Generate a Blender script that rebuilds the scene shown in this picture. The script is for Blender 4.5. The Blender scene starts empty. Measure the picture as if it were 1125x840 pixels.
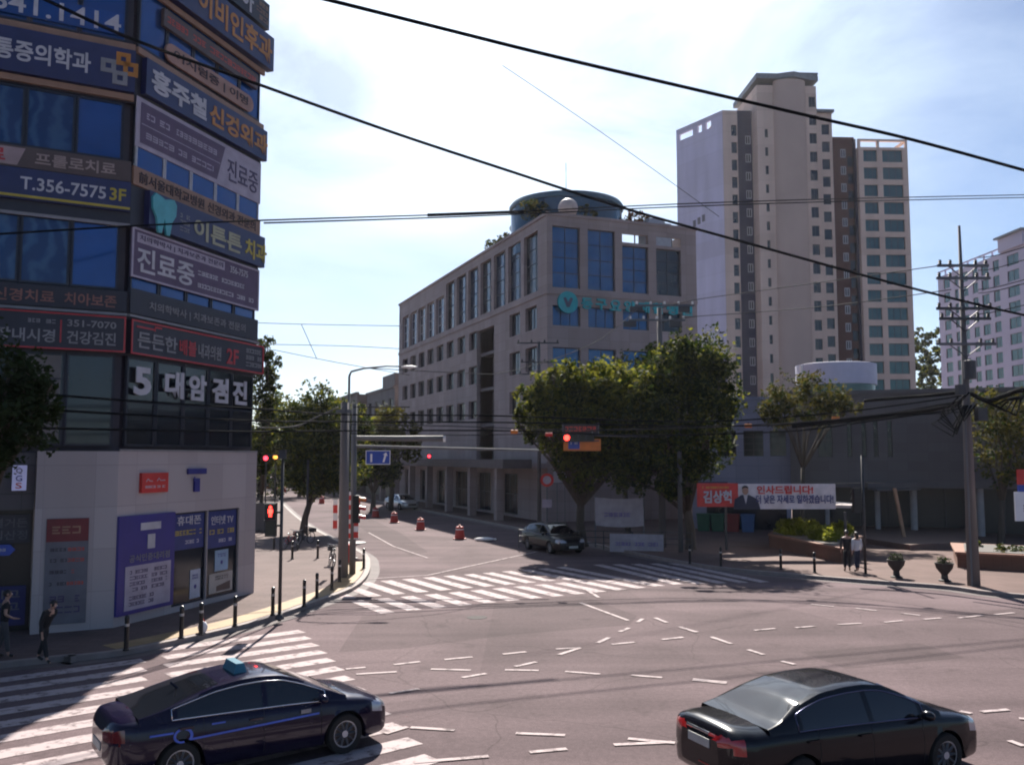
import bpy, bmesh, math, random
import numpy as np
from mathutils import Vector, Matrix
random.seed(7); rng = np.random.default_rng(7)
S = bpy.context.scene; COL = S.collection
R = math.radians

# ------------------------------------------------------------------ camera, sky, sun, exposure
CAM_H = 5.0; PITCH = math.atan(0.083); F = 1000.0; CU, CV = 562.5, 420.0
cam = bpy.data.cameras.new('camera'); cam.sensor_width = 36; cam.lens = 36*F/1125; cam.clip_end = 4000; cam.clip_start = .1
co = bpy.data.objects.new('camera', cam); COL.objects.link(co)
co.location = (0, 0, CAM_H); co.rotation_euler = (math.pi/2+PITCH, 0, 0); S.camera = co
ADDED_HAZE = .00008; SUN_EL = 41.0; SUN_AZ = -1.5                    # degrees; azimuth measured from +Y towards +X
SD = Vector((math.sin(R(SUN_AZ))*math.cos(R(SUN_EL)), math.cos(R(SUN_AZ))*math.cos(R(SUN_EL)), math.sin(R(SUN_EL))))
w = bpy.data.worlds.new('World'); S.world = w; w.use_nodes = True
nt = w.node_tree; nt.nodes.clear()
def N(nt, t, **k):
    n = nt.nodes.new(t)
    for a, b in k.items(): setattr(n, a, b)
    return n
out = N(nt, 'ShaderNodeOutputWorld'); bg = N(nt, 'ShaderNodeBackground'); bg.inputs[1].default_value = 0.05
sky = N(nt, 'ShaderNodeTexSky'); sky.sky_type = 'NISHITA'; sky.sun_disc = False
sky.sun_elevation = R(SUN_EL); sky.sun_rotation = R(SUN_AZ); sky.dust_density = .9; sky.air_density = .75; sky.ozone_density = 2.0
tc = N(nt, 'ShaderNodeTexCoord'); mp = N(nt, 'ShaderNodeMapping'); mp.inputs['Scale'].default_value = (1, 1, 2.6)
nz = N(nt, 'ShaderNodeTexNoise'); nz.inputs['Scale'].default_value = 2.3; nz.inputs['Detail'].default_value = 7; nz.inputs['Roughness'].default_value = .55; nz.inputs['Distortion'].default_value = .4
cr = N(nt, 'ShaderNodeValToRGB'); cr.color_ramp.elements[0].position = .43; cr.color_ramp.elements[1].position = .78
cr.color_ramp.elements[1].color = (.8, .8, .8, 1)
mx = N(nt, 'ShaderNodeMixRGB'); mx.inputs[2].default_value = (9.6, 10.2, 10.9, 1)
L = nt.links.new
L(tc.outputs['Generated'], mp.inputs[0]); L(mp.outputs[0], nz.inputs['Vector']); L(nz.outputs['Fac'], cr.inputs[0])
# thin cloud scatters light forward, so it is bright only towards the sun
dt = N(nt, 'ShaderNodeVectorMath', operation='DOT_PRODUCT'); dt.inputs[1].default_value = SD
fr = N(nt, 'ShaderNodeMapRange'); fr.interpolation_type = 'SMOOTHSTEP'; fr.inputs[1].default_value = .55; fr.inputs[2].default_value = .98; fr.inputs[3].default_value = .04; fr.inputs[4].default_value = 1
ml = N(nt, 'ShaderNodeMath', operation='MULTIPLY'); L(tc.outputs['Generated'], dt.inputs[0]); L(dt.outputs['Value'], fr.inputs[0]); L(cr.outputs[0], ml.inputs[0]); L(fr.outputs[0], ml.inputs[1])
gl = N(nt, 'ShaderNodeMapRange'); gl.interpolation_type = 'SMOOTHSTEP'; gl.inputs[1].default_value = .84; gl.inputs[2].default_value = 1.0; gl.inputs[3].default_value = 1.0; gl.inputs[4].default_value = 2.4
cs = N(nt, 'ShaderNodeVectorMath', operation='SCALE'); cs.inputs[0].default_value = (9.9, 10.5, 11.2); L(dt.outputs['Value'], gl.inputs[0]); L(gl.outputs[0], cs.inputs['Scale']); L(cs.outputs[0], mx.inputs[2])
L(ml.outputs[0], mx.inputs[0]); L(sky.outputs[0], mx.inputs[1]); tn = N(nt, 'ShaderNodeMixRGB', blend_type='MULTIPLY'); tn.inputs[0].default_value = 1; tn.inputs[2].default_value = (.90, .99, 1.06, 1); L(mx.outputs[0], tn.inputs[1]); L(tn.outputs[0], bg.inputs[0]); L(bg.outputs[0], out.inputs[0])
sl = bpy.data.lights.new('sun', 'SUN'); sl.energy = 5.0; sl.angle = R(.53); sl.color = (1, .93, .84)
so = bpy.data.objects.new('sun', sl); COL.objects.link(so); so.rotation_euler = SD.to_track_quat('Z', 'Y').to_euler(); so.location = (0, 60, 90)
S.view_settings.view_transform = 'Standard'; S.view_settings.look = 'None'; S.view_settings.exposure = 1.25; S.view_settings.gamma = 1
S.view_settings.use_curve_mapping = False
S.render.engine = 'CYCLES'; S.cycles.filter_width = 2.0; S.cycles.max_bounces = 6; S.cycles.sample_clamp_indirect = 4

# ------------------------------------------------------------------ helpers
cp, sp_ = math.cos(PITCH), math.sin(PITCH)
def ray(u, v):
    return Vector((u-CU, F*cp-(CV-v)*sp_, F*sp_+(CV-v)*cp))
def P(u, v, Y):                                  # a place seen at (u,v), Y metres out
    d = ray(u, v); t = Y/d.y
    return Vector((d.x*t, Y, CAM_H+d.z*t))
def G(u, v, z=0.0):                              # a place on the ground
    d = ray(u, v); t = (z-CAM_H)/d.z
    return Vector((d.x*t, d.y*t, z))

class MB:
    def __init__(s): s.v = []; s.f = []; s.m = []; s.M = Matrix.Identity(4); s.slot = 0
    def add(s, vs, fs, slot=None):
        b = len(s.v); s.v += [tuple(s.M @ Vector(p)) for p in vs]
        s.f += [tuple(b+i for i in f) for f in fs]; s.m += [s.slot if slot is None else slot]*len(fs)
        return s
    def box(s, x0, x1, y0, y1, z0, z1, slot=None):
        return s.add([(x0,y0,z0),(x1,y0,z0),(x1,y1,z0),(x0,y1,z0),(x0,y0,z1),(x1,y0,z1),(x1,y1,z1),(x0,y1,z1)],
                     [(0,3,2,1),(4,5,6,7),(0,1,5,4),(1,2,6,5),(2,3,7,6),(3,0,4,7)], slot)
    def quad(s, a, b, c, d, slot=None): return s.add([a,b,c,d], [(0,1,2,3)], slot)
    def prism(s, poly, z0, z1, slot=None, cap=True):
        n = len(poly)
        a = sum(poly[i][0]*poly[(i+1)%n][1]-poly[(i+1)%n][0]*poly[i][1] for i in range(n))
        if a < 0: poly = poly[::-1]
        vs = [(p[0],p[1],z0) for p in poly]+[(p[0],p[1],z1) for p in poly]
        fs = [(i,(i+1)%n,n+(i+1)%n,n+i) for i in range(n)]
        if cap: fs += [tuple(range(n,2*n)), tuple(range(n-1,-1,-1))]
        return s.add(vs, fs, slot)
    def tube(s, pts, r, n=8, slot=None, cap=True):
        pts = [Vector(p) for p in pts]; k = len(pts)
        rs = r if isinstance(r, (list, tuple)) else [r]*k
        vs = []; up = Vector((0,0,1))
        for i, p in enumerate(pts):
            t = (pts[min(i+1,k-1)]-pts[max(i-1,0)]).normalized()
            a = t.cross(up if abs(t.z) < .95 else Vector((1,0,0))).normalized(); b = a.cross(t)
            for j in range(n):
                q = 2*math.pi*j/n; vs.append(tuple(p+(a*math.cos(q)+b*math.sin(q))*rs[i]))
        fs = [(i*n+j, i*n+(j+1)%n, (i+1)*n+(j+1)%n, (i+1)*n+j) for i in range(k-1) for j in range(n)]
        if cap: fs += [tuple(range(n-1,-1,-1)), tuple((k-1)*n+j for j in range(n))]
        return s.add(vs, fs, slot)
    def lathe(s, prof, n=16, c=(0,0,0), slot=None, axis='z', cap=True):
        vs = []
        for (r, z) in prof:
            for j in range(n):
                q = 2*math.pi*j/n; x, y = r*math.cos(q), r*math.sin(q)
                p = (x,y,z) if axis == 'z' else ((x,z,y) if axis == 'y' else (z,x,y))
                vs.append((c[0]+p[0], c[1]+p[1], c[2]+p[2]))
        k = len(prof)
        fs = [(i*n+j, i*n+(j+1)%n, (i+1)*n+(j+1)%n, (i+1)*n+j) for i in range(k-1) for j in range(n)]
        if cap: fs += [tuple(range(n-1,-1,-1)), tuple((k-1)*n+j for j in range(n))]
        if axis == 'y': fs = [f[::-1] for f in fs]
        return s.add(vs, fs, slot)
    def ball(s, c, rx, ry=None, rz=None, n=12, m=8, slot=None):
        ry = ry or rx; rz = rz or rx
        prof = [(math.sin(math.pi*i/m), -math.cos(math.pi*i/m)) for i in range(m+1)]
        prof[0] = (.001,-1); prof[-1] = (.001,1)
        vs = [(c[0]+rx*r*math.cos(2*math.pi*j/n), c[1]+ry*r*math.sin(2*math.pi*j/n), c[2]+rz*z) for r, z in prof for j in range(n)]
        fs = [(i*n+j, i*n+(j+1)%n, (i+1)*n+(j+1)%n, (i+1)*n+j) for i in range(m) for j in range(n)]
        return s.add(vs, fs, slot)
    def mesh(s, name, mats, smooth=False):
        me = bpy.data.meshes.new(name); me.from_pydata(s.v, [], s.f)
        for m in (mats if isinstance(mats, (list, tuple)) else [mats]): me.materials.append(m)
        me.polygons.foreach_set('material_index', s.m)
        if smooth: me.polygons.foreach_set('use_smooth', [True]*len(s.f))
        me.update(); return me
    def build(s, name, mats, parent=None, smooth=False, loc=(0,0,0), rz=0):
        o = bpy.data.objects.new(name, s.mesh(name, mats, smooth)); COL.objects.link(o)
        o.parent = parent; o.location = loc; o.rotation_euler = (0,0,rz)
        if smooth == 'auto': autosmooth(o)
        return o
def autosmooth(o, ang=35):
    me = o.data; me.polygons.foreach_set('use_smooth', [True]*len(me.polygons))
    bm = bmesh.new(); bm.from_mesh(me)
    for e in bm.edges:
        if len(e.link_faces) == 2 and e.calc_face_angle(0) > R(ang): e.smooth = False
    bm.to_mesh(me); bm.free()
def inst(me, name, parent, loc, rz=0):
    o = bpy.data.objects.new(name, me); COL.objects.link(o); o.parent = parent; o.location = loc; o.rotation_euler = (0,0,rz); return o
def thing(name, label, cat, loc=(0,0,0), rz=0, group=None):
    o = bpy.data.objects.new(name, None); COL.objects.link(o); o.location = loc; o.rotation_euler = (0,0,rz); o.empty_display_size = .2
    return tag(o, label, cat, group)
def tag(o, label, cat, group=None):
    o['label'] = label; o['category'] = cat
    if group: o['group'] = group
    return o
def struct(o): o['kind'] = 'structure'; return o
def dup(o, parent=None):
    c = o.copy(); COL.objects.link(c); c.parent = parent
    for ch in list(o.children): dup(ch, c)
    return c
def place(o, loc, rz, label, group=None):
    o.location = loc; o.rotation_euler = (0,0,rz); o['label'] = label
    if group: o['group'] = group
    return o

# ------------------------------------------------------------------ materials
MATS = {}
def mk(name, col, rough=.6, metal=0., var=.14, scale=2.5, bump=0., coat=0., emit=0., spec=.5, trans=0., streak=False):
    if name in MATS: return MATS[name]
    m = bpy.data.materials.new(name); m.use_nodes = True; t = m.node_tree; b = t.nodes['Principled BSDF']
    b.inputs['Roughness'].default_value = rough; b.inputs['Metallic'].default_value = metal
    b.inputs['Coat Weight'].default_value = coat; b.inputs['Coat Roughness'].default_value = .03
    b.inputs['Specular IOR Level'].default_value = spec
    c = N(t, 'ShaderNodeTexCoord'); n = N(t, 'ShaderNodeTexNoise'); n.inputs['Scale'].default_value = scale; n.inputs['Detail'].default_value = 6
    src = c.outputs['Object']
    if streak:
        mpn = N(t, 'ShaderNodeMapping'); mpn.inputs['Scale'].default_value = (1, 1, .12); t.links.new(src, mpn.inputs[0]); src = mpn.outputs[0]
    r = N(t, 'ShaderNodeMapRange'); r.inputs[1].default_value = .3; r.inputs[2].default_value = .7; r.inputs[3].default_value = 1-var; r.inputs[4].default_value = 1+var
    x = N(t, 'ShaderNodeVectorMath', operation='SCALE'); x.inputs[0].default_value = col[:3]
    t.links.new(src, n.inputs['Vector']); t.links.new(n.outputs['Fac'], r.inputs[0]); t.links.new(r.outputs[0], x.inputs['Scale'])
    t.links.new(x.outputs[0], b.inputs['Base Color'])
    if bump:
        bp = N(t, 'ShaderNodeBump'); bp.inputs['Strength'].default_value = bump; bp.inputs['Distance'].default_value = .02
        n2 = N(t, 'ShaderNodeTexNoise'); n2.inputs['Scale'].default_value = scale*12; t.links.new(c.outputs['Object'], n2.inputs['Vector'])
        t.links.new(n2.outputs['Fac'], bp.inputs['Height']); t.links.new(bp.outputs[0], b.inputs['Normal'])
    if emit:
        b.inputs['Emission Color'].default_value = (*col[:3], 1); b.inputs['Emission Strength'].default_value = emit
    MATS[name] = m; return m
def stone(name, col, bw, bh, var=.1, joint=.55, off=.0, rough=.7, jw=.02, flat=False):
    if name in MATS: return MATS[name]
    m = mk(name, col, rough, 0, var, .6, .15, streak=not flat, spec=.15 if flat else .4); t = m.node_tree; b = t.nodes['Principled BSDF']
    base = b.inputs['Base Color'].links[0].from_socket
    c = N(t, 'ShaderNodeTexCoord'); sx = N(t, 'ShaderNodeSeparateXYZ'); cx = N(t, 'ShaderNodeCombineXYZ'); ad = N(t, 'ShaderNodeMath', operation='ADD')
    t.links.new(c.outputs['Object'], sx.inputs[0]); t.links.new(sx.outputs[0], cx.inputs[0])
    if flat: t.links.new(sx.outputs[1], cx.inputs[1])
    else:
        t.links.new(sx.outputs[0], ad.inputs[0]); t.links.new(sx.outputs[1], ad.inputs[1]); t.links.new(ad.outputs[0], cx.inputs[0]); t.links.new(sx.outputs[2], cx.inputs[1])
    br = N(t, 'ShaderNodeTexBrick'); br.offset = off; br.inputs['Scale'].default_value = 1
    br.inputs['Brick Width'].default_value = bw; br.inputs['Row Height'].default_value = bh; br.inputs['Mortar Size'].default_value = jw; br.inputs['Mortar Smooth'].default_value = .2
    br.inputs['Color1'].default_value = (1,1,1,1); br.inputs['Color2'].default_value = (.86,.85,.84,1); br.inputs['Mortar'].default_value = (joint,joint,joint,1)
    t.links.new(cx.outputs[0], br.inputs['Vector'])
    mu = N(t, 'ShaderNodeMixRGB', blend_type='MULTIPLY'); mu.inputs[0].default_value = 1
    t.links.new(base, mu.inputs[1]); t.links.new(br.outputs['Color'], mu.inputs[2]); t.links.new(mu.outputs[0], b.inputs['Base Color'])
    return m
def asphalt(tone=1.0, nm='asphalt'):
    m = bpy.data.materials.new(nm); m.use_nodes = True; t = m.node_tree; b = t.nodes['Principled BSDF']; L = t.links.new
    c = N(t, 'ShaderNodeTexCoord')
    def noise(sc, det=6, dist=0.): 
        n = N(t, 'ShaderNodeTexNoise'); n.inputs['Scale'].default_value = sc; n.inputs['Detail'].default_value = det; n.inputs['Distortion'].default_value = dist
        L(c.outputs['Object'], n.inputs['Vector']); return n.outputs['Fac']
    def rng_(s, a, b_, lo, hi):
        r = N(t, 'ShaderNodeMapRange'); L(s, r.inputs[0])
        for i, q in enumerate((a, b_, lo, hi)): r.inputs[i+1].default_value = q
        return r.outputs[0]
    def mul(a, b_):
        q = N(t, 'ShaderNodeMath', operation='MULTIPLY'); L(a, q.inputs[0]); L(b_, q.inputs[1]); return q.outputs[0]
    # big resurfacing patches, wheel-worn lanes along the main road, fine grain, cracks, oil spots
    vor = N(t, 'ShaderNodeTexVoronoi'); vor.inputs['Scale'].default_value = .085; L(c.outputs['Object'], vor.inputs['Vector'])
    sep = N(t, 'ShaderNodeSeparateColor'); L(vor.outputs['Color'], sep.inputs[0])
    k = mul(rng_(sep.outputs[0], 0, 1, .84, 1.1), rng_(noise(.22, 4, .6), .3, .7, .78, 1.17))
    mpw = N(t, 'ShaderNodeMapping'); mpw.inputs['Rotation'].default_value = (0,0,R(-20)); mpw.inputs['Scale'].default_value = (.05,.75,1); L(c.outputs['Object'], mpw.inputs[0])
    nw = N(t, 'ShaderNodeTexNoise'); nw.inputs['Scale'].default_value = 1; nw.inputs['Detail'].default_value = 3; L(mpw.outputs[0], nw.inputs['Vector'])
    k = mul(k, rng_(nw.outputs['Fac'], .3, .7, .80, 1.14)); k = mul(k, rng_(noise(38, 3), .3, .7, .74, 1.26)); k = mul(k, rng_(noise(9, 4), .35, .65, .9, 1.1)); k = mul(k, rng_(noise(1.1, 5), .60, .74, 1, .74))
    ve = N(t, 'ShaderNodeTexVoronoi'); ve.feature = 'DISTANCE_TO_EDGE'; ve.inputs['Scale'].default_value = .16
    mpc = N(t, 'ShaderNodeVectorMath', operation='ADD'); nn = N(t, 'ShaderNodeTexNoise'); nn.inputs['Scale'].default_value = .5; L(c.outputs['Object'], nn.inputs['Vector'])
    L(c.outputs['Object'], mpc.inputs[0]); L(nn.outputs['Color'], mpc.inputs[1]); L(mpc.outputs[0], ve.inputs['Vector'])
    crk = rng_(ve.outputs[0], .0, .0045, .72, 1); k = mul(k, crk)
    x = N(t, 'ShaderNodeVectorMath', operation='SCALE'); x.inputs[0].default_value = tuple(q*tone for q in ASPH); L(k, x.inputs['Scale']); L(x.outputs[0], b.inputs['Base Color'])
    b.inputs['Roughness'].default_value = .9; b.inputs['Specular IOR Level'].default_value = .1
    bp = N(t, 'ShaderNodeBump'); bp.inputs['Strength'].default_value = .35; bp.inputs['Distance'].default_value = .01; L(noise(60, 2), bp.inputs['Height']); L(bp.outputs[0], b.inputs['Normal'])
    return m
def paint():
    m = bpy.data.materials.new('road_paint'); m.use_nodes = True; t = m.node_tree; b = t.nodes['Principled BSDF']; L = t.links.new
    c = N(t, 'ShaderNodeTexCoord'); n = N(t, 'ShaderNodeTexNoise'); n.inputs['Scale'].default_value = 3.2; n.inputs['Detail'].default_value = 9; n.inputs['Roughness'].default_value = .72
    r = N(t, 'ShaderNodeValToRGB'); r.color_ramp.elements[0].position = .36; r.color_ramp.elements[1].position = .50
    r.color_ramp.elements[0].color = (.105,.078,.082,1); r.color_ramp.elements[1].color = (.38,.315,.315,1)
    L(c.outputs['Object'], n.inputs['Vector']); L(n.outputs['Fac'], r.inputs[0]); L(r.outputs[0], b.inputs['Base Color']); b.inputs['Roughness'].default_value = .8; b.inputs['Specular IOR Level'].default_value = .15
    return m
def leafmat(name, col, trans):
    m = bpy.data.materials.new(name); m.use_nodes = True; t = m.node_tree; t.nodes.clear(); L = t.links.new
    o = N(t, 'ShaderNodeOutputMaterial'); d = N(t, 'ShaderNodeBsdfPrincipled'); tr = N(t, 'ShaderNodeBsdfTranslucent'); mix = N(t, 'ShaderNodeMixShader')
    c = N(t, 'ShaderNodeTexCoord'); n = N(t, 'ShaderNodeTexNoise'); n.inputs['Scale'].default_value = 1.1; n.inputs['Detail'].default_value = 5
    r = N(t, 'ShaderNodeMapRange'); r.inputs[1].default_value = .3; r.inputs[2].default_value = .7; r.inputs[3].default_value = .55; r.inputs[4].default_value = 1.45
    x = N(t, 'ShaderNodeVectorMath', operation='SCALE'); x.inputs[0].default_value = col
    y = N(t, 'ShaderNodeVectorMath', operation='SCALE'); y.inputs[0].default_value = trans
    L(c.outputs['Object'], n.inputs['Vector']); L(n.outputs['Fac'], r.inputs[0]); L(r.outputs[0], x.inputs['Scale']); L(r.outputs[0], y.inputs['Scale'])
    d.inputs['Roughness'].default_value = .75; d.inputs['Specular IOR Level'].default_value = .2; L(x.outputs[0], d.inputs['Base Color']); L(y.outputs[0], tr.inputs[0]); mix.inputs[0].default_value = .4
    L(d.outputs[0], mix.inputs[1]); L(tr.outputs[0], mix.inputs[2]); L(mix.outputs[0], o.inputs[0]); return m
ASPH = (.117, .085, .090)
M_road = asphalt(); M_road2 = asphalt(.78,'asphalt_patch'); M_road3 = asphalt(1.12,'asphalt_worn'); M_paint = paint()
M_ground = mk('ground_soil', (.12,.11,.10), .9, 0, .2, .05)
M_side = stone('sidewalk_paver', (.125,.09,.085), .6, .3, .14, .75, .5, .85, .02, True)
M_plaza = stone('plaza_paver', (.135,.088,.078), .9, .9, .14, .75, .5, .8, .02, True)
M_kerb = mk('kerb_granite', (.21,.175,.165), .8, 0, .15, 3)
M_tact = mk('tactile_yellow', (.25,.165,.075), .75, 0, .18, 1.5)
M_black = mk('black_metal', (.012,.012,.014), .35, .2); M_rubber = mk('rubber', (.012,.012,.012), .85)
M_pole = mk('galvanised_pole', (.12,.125,.135), .6, .3, .15, 1.5, 0, streak=True); M_conc = mk('concrete_pole', (.13,.12,.12), .85, 0, .2, 1.2, .2, streak=True)
M_dpole = mk('dark_pole', (.05,.05,.055), .5, .3)
M_wire = mk('wire_black', (.010,.011,.013), .95, spec=.03); M_wireg = mk('wire_grey', (.05,.05,.055), .8, .1, spec=.15)
M_white = mk('white_paint', (.72,.71,.72), .5, 0, .06); M_red = mk('sign_red', (.55,.03,.025), .45); M_navy = mk('sign_navy', (.018,.022,.09), .4)
M_redlit = mk('red_lamp', (1,.03,.02), .4, emit=4.0); M_reddim = mk('red_plastic', (.5,.02,.015), .35)
M_lens = mk('signal_lens_dark', (.03,.03,.02), .25); M_orange = mk('sign_orange', (.62,.17,.02), .45); M_blue = mk('sign_blue', (.02,.06,.34), .4)
M_drum = mk('drum_red', (.42,.03,.02), .5, 0, .15); M_drumw = mk('drum_band', (.75,.72,.70), .4)
M_skin = mk('skin', (.38,.22,.16), .55); M_hair = mk('hair_black', (.012,.010,.009), .5)
M_cloth_b = mk('cloth_black', (.014,.014,.017), .9); M_cloth_w = mk('cloth_white', (.55,.55,.58), .85); M_cloth_n = mk('cloth_navy', (.03,.035,.06), .9); M_cloth_g = mk('cloth_grey', (.06,.06,.065), .9)
M_bark = mk('bark', (.075,.06,.048), .95, 0, .35, 6, .6, streak=True)
M_leaf = leafmat('leaf_green', (.036,.055,.014), (.19,.19,.02)); M_leafd = leafmat('leaf_dark', (.018,.032,.012), (.03,.05,.008)); M_leafy = leafmat('leaf_olive', (.09,.085,.025), (.10,.085,.015))
M_leafl = leafmat('leaf_lime', (.17,.2,.025), (.30,.30,.03))
M_winb = mk('glass_blue', (.010,.06,.21), .12, .35, .25, .5, spec=.7); M_wind = mk('glass_dark', (.015,.02,.028), .12, .1, .3, .8, spec=.6)
M_winh = mk('hospital_glass', (.006,.075,.19), .12, .3, .3, .5, spec=.7)
M_wing = mk('glass_teal', (.035,.10,.11), .15, .25, .35, .12, spec=.6)
M_frame = mk('window_frame_dark', (.035,.035,.045), .5, .3); M_framel = mk('window_frame_light', (.45,.44,.46), .5)

# ------------------------------------------------------------------ text, signs
def text_mesh(body, x0, x1, z0, z1, y=0., bold=.012, ext=.01):
    cu = bpy.data.curves.new('lettering', 'FONT'); cu.body = body; cu.offset = bold; cu.extrude = .02; cu.resolution_u = 3
    o = bpy.data.objects.new('lettering_source', cu); COL.objects.link(o)
    dg = bpy.context.evaluated_depsgraph_get(); me = bpy.data.meshes.new_from_object(o.evaluated_get(dg))
    bpy.data.objects.remove(o); bpy.data.curves.remove(cu)
    n = len(me.vertices); a = np.empty(n*3, np.float32); me.vertices.foreach_get('co', a); a = a.reshape(n,3)
    lo, hi = a.min(0), a.max(0); b = np.empty_like(a)
    b[:,0] = x0+(a[:,0]-lo[0])/(hi[0]-lo[0])*(x1-x0); b[:,2] = z0+(a[:,1]-lo[1])/(hi[1]-lo[1])*(z1-z0)
    b[:,1] = y-(a[:,2]-lo[2])/(hi[2]-lo[2])*ext
    me.vertices.foreach_set('co', b.ravel()); me.update(); return me
def text(parent, body, x0, x1, z0, z1, mat, y=-.01, bold=.012, name='lettering', ext=.012):
    me = text_mesh(body, x0, x1, z0, z1, y, bold, ext); me.materials.clear(); me.materials.append(mat)
    o = bpy.data.objects.new(name, me); COL.objects.link(o); o.parent = parent; return o
def marks(parent, x0, x1, z0, z1, mat, y, rows=1, seed=0, name='small_print'):   # print too small to read: broken strokes
    rd = random.Random(seed); mb = MB(); h = (z1-z0)/rows
    for r in range(rows):
        x = x0
        while x < x1-.02:
            wd = h*rd.uniform(.35,.75)
            if rd.random() > .14:
                zb = z1-(r+.8)*h; zt = z1-(r+.2)*h; xe = min(x+wd,x1); t = h*.13
                mb.box(x, xe, y-.006, y, zb, zb+t); mb.box(x, xe, y-.006, y, zt-t, zt)
                if rd.random() < .7: mb.box(xe-t, xe, y-.006, y, zb+t+.001, zt-t-.001)
                if rd.random() < .6: mb.box(x, xe-t-.002, y-.006, y, (zb+zt)/2-t/2, (zb+zt)/2+t/2)
            x += wd+h*.14
    return mb.build(name, mat, parent)
class Face:                                       # a vertical facade: x to the right, y into the wall
    def __init__(s, o, ang): s.o = Vector((o[0],o[1],0)); s.a = ang; s.x = Vector((math.cos(ang), math.sin(ang), 0)); s.y = Vector((-math.sin(ang), math.cos(ang), 0))
    def at(s, x, y, z): return s.o+s.x*x+s.y*y+Vector((0,0,z))
    def hit(s, u, v):
        d = ray(u,v); n = s.y; t = (s.o-Vector((0,0,CAM_H))).dot(n)/d.dot(n); q = Vector((0,0,CAM_H))+d*t
        return (q-s.o).dot(s.x), q.z
    @property
    def M(s): return Matrix.Translation(s.o) @ Matrix.Rotation(s.a, 4, 'Z')
def board(face, name, label, x0, x1, z0, z1, d=.12, mat=None, gap=0., cat='sign', group=None, edge=None):
    k2 = KF2 if face is F2 else 1.0
    t = thing(name, label, cat, face.at(x0*k2, -gap, z0), face.a, group); t.scale = (k2,1,1)
    mb = MB(); W, H = x1-x0, z1-z0; mb.box(0, W, -d, 0, 0, H)
    mb.build('board', mat or M_navy, t)
    if edge:
        e, em = edge; mb = MB()
        for q in ((0,W,0,e),(0,W,H-e,H),(0,e,e+.001,H-e-.001),(W-e,W,e+.001,H-e-.001)): mb.box(q[0],q[1],-d-.03,-d,q[2],q[3])
        mb.build('border', em, t)
    return t
def wall(mb, W0, W1, z0, z1, ops, depth=.2, slot=0, rslot=0):  # a wall face with real openings and reveals
    xs = sorted({W0, W1, *[o[0] for o in ops], *[o[1] for o in ops]}); zs = sorted({z0, z1, *[o[2] for o in ops], *[o[3] for o in ops]})
    xs = [x for x in xs if W0 <= x <= W1]; zs = [z for z in zs if z0 <= z <= z1]
    for i in range(len(xs)-1):
        cx = (xs[i]+xs[i+1])/2
        for j in range(len(zs)-1):
            cz = (zs[j]+zs[j+1])/2
            if any(o[0] < cx < o[1] and o[2] < cz < o[3] for o in ops): continue
            mb.quad((xs[i],0,zs[j]),(xs[i+1],0,zs[j]),(xs[i+1],0,zs[j+1]),(xs[i],0,zs[j+1]), slot)
    for (a,b,c,d) in ops:
        mb.quad((a,0,c),(a,0,d),(a,depth,d),(a,depth,c), rslot); mb.quad((b,0,c),(b,depth,c),(b,depth,d),(b,0,d), rslot)
        mb.quad((a,0,c),(a,depth,c),(b,depth,c),(b,0,c), rslot); mb.quad((a,0,d),(b,0,d),(b,depth,d),(a,depth,d), rslot)
_WC = {}
def window(parent, fx, x0, x1, z0, z1, y, nx, nz, fm, gm, t=.06, name='window', pane=True):
    # fx: (origin, angle) of the facade in the parent's space
    W, H = round(x1-x0,3), round(z1-z0,3); key = (W,H,nx,nz,fm.name,gm.name,t,pane)
    if key not in _WC:
        a = MB(); a.box(0,t,-.05,.05,0,H); a.box(W-t,W,-.05,.05,0,H); a.box(t,W-t,-.05,.05,0,t); a.box(t,W-t,-.05,.05,H-t,H)
        for i in range(1,nx): a.box(W*i/nx-t/2, W*i/nx+t/2, -.045,.045,t,H-t)
        for j in range(1,nz):
            for i in range(nx): a.box(W*i/nx+(t if i == 0 else t/2), W*(i+1)/nx-(t if i == nx-1 else t/2), -.04,.04,H*j/nz-t/2,H*j/nz+t/2)
        if pane:
            b = MB(); b.box(.01,W-.01,-.012,.012,.01,H-.01); _WC[key] = (a.mesh('window',fm), b.mesh('pane',gm))
        else:
            a.box(.01,W-.01,-.012,.012,.01,H-.01,1); _WC[key] = (a.mesh('window',[fm,gm]), None)
    (ox,oy), an = fx; c, s = math.cos(an), math.sin(an)
    o = inst(_WC[key][0], name, parent, (ox+c*x0-s*y, oy+s*x0+c*y, z0), an)
    if pane: inst(_WC[key][1], 'pane', o, (0,0,0))
    return o
# ------------------------------------------------------------------ ground, road, pavements
def sheet(name, poly, z, mat):
    mb = MB(); mb.add([(p[0],p[1],z) for p in poly], [tuple(range(len(poly)))]); me = mb
    a = sum(poly[i][0]*poly[(i+1)%len(poly)][1]-poly[(i+1)%len(poly)][0]*poly[i][1] for i in range(len(poly)))
    if a < 0: mb.f = [f[::-1] for f in mb.f]
    return struct(mb.build(name, mat))
sheet('ground', [(-700,-200),(700,-200),(700,900),(-700,900)], -.02, M_ground)
sheet('road', [(-160,-60),(160,-60),(160,260),(-160,260)], 0, M_road)
def smooth_line(pts, n=6):
    pts = [Vector((p[0],p[1],0)) for p in pts]; o = []
    for i in range(len(pts)-1):
        a, b, c, d = pts[max(i-1,0)], pts[i], pts[i+1], pts[min(i+2,len(pts)-1)]
        for k in range(n):
            t = k/n; o.append(.5*((2*b)+(c-a)*t+(2*a-5*b+4*c-d)*t*t+(3*b-a-3*c+d)*t**3))
    return o+[pts[-1]]
SW = .13
lk = [G(u,v) for u,v in [(0,734),(75,727),(150,717),(250,695),(300,681),(340,667),(385,650),(402,636),(406,622),(400,610),(368,594),(342,580),(322,565),(305,548),(294,539)]]
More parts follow.
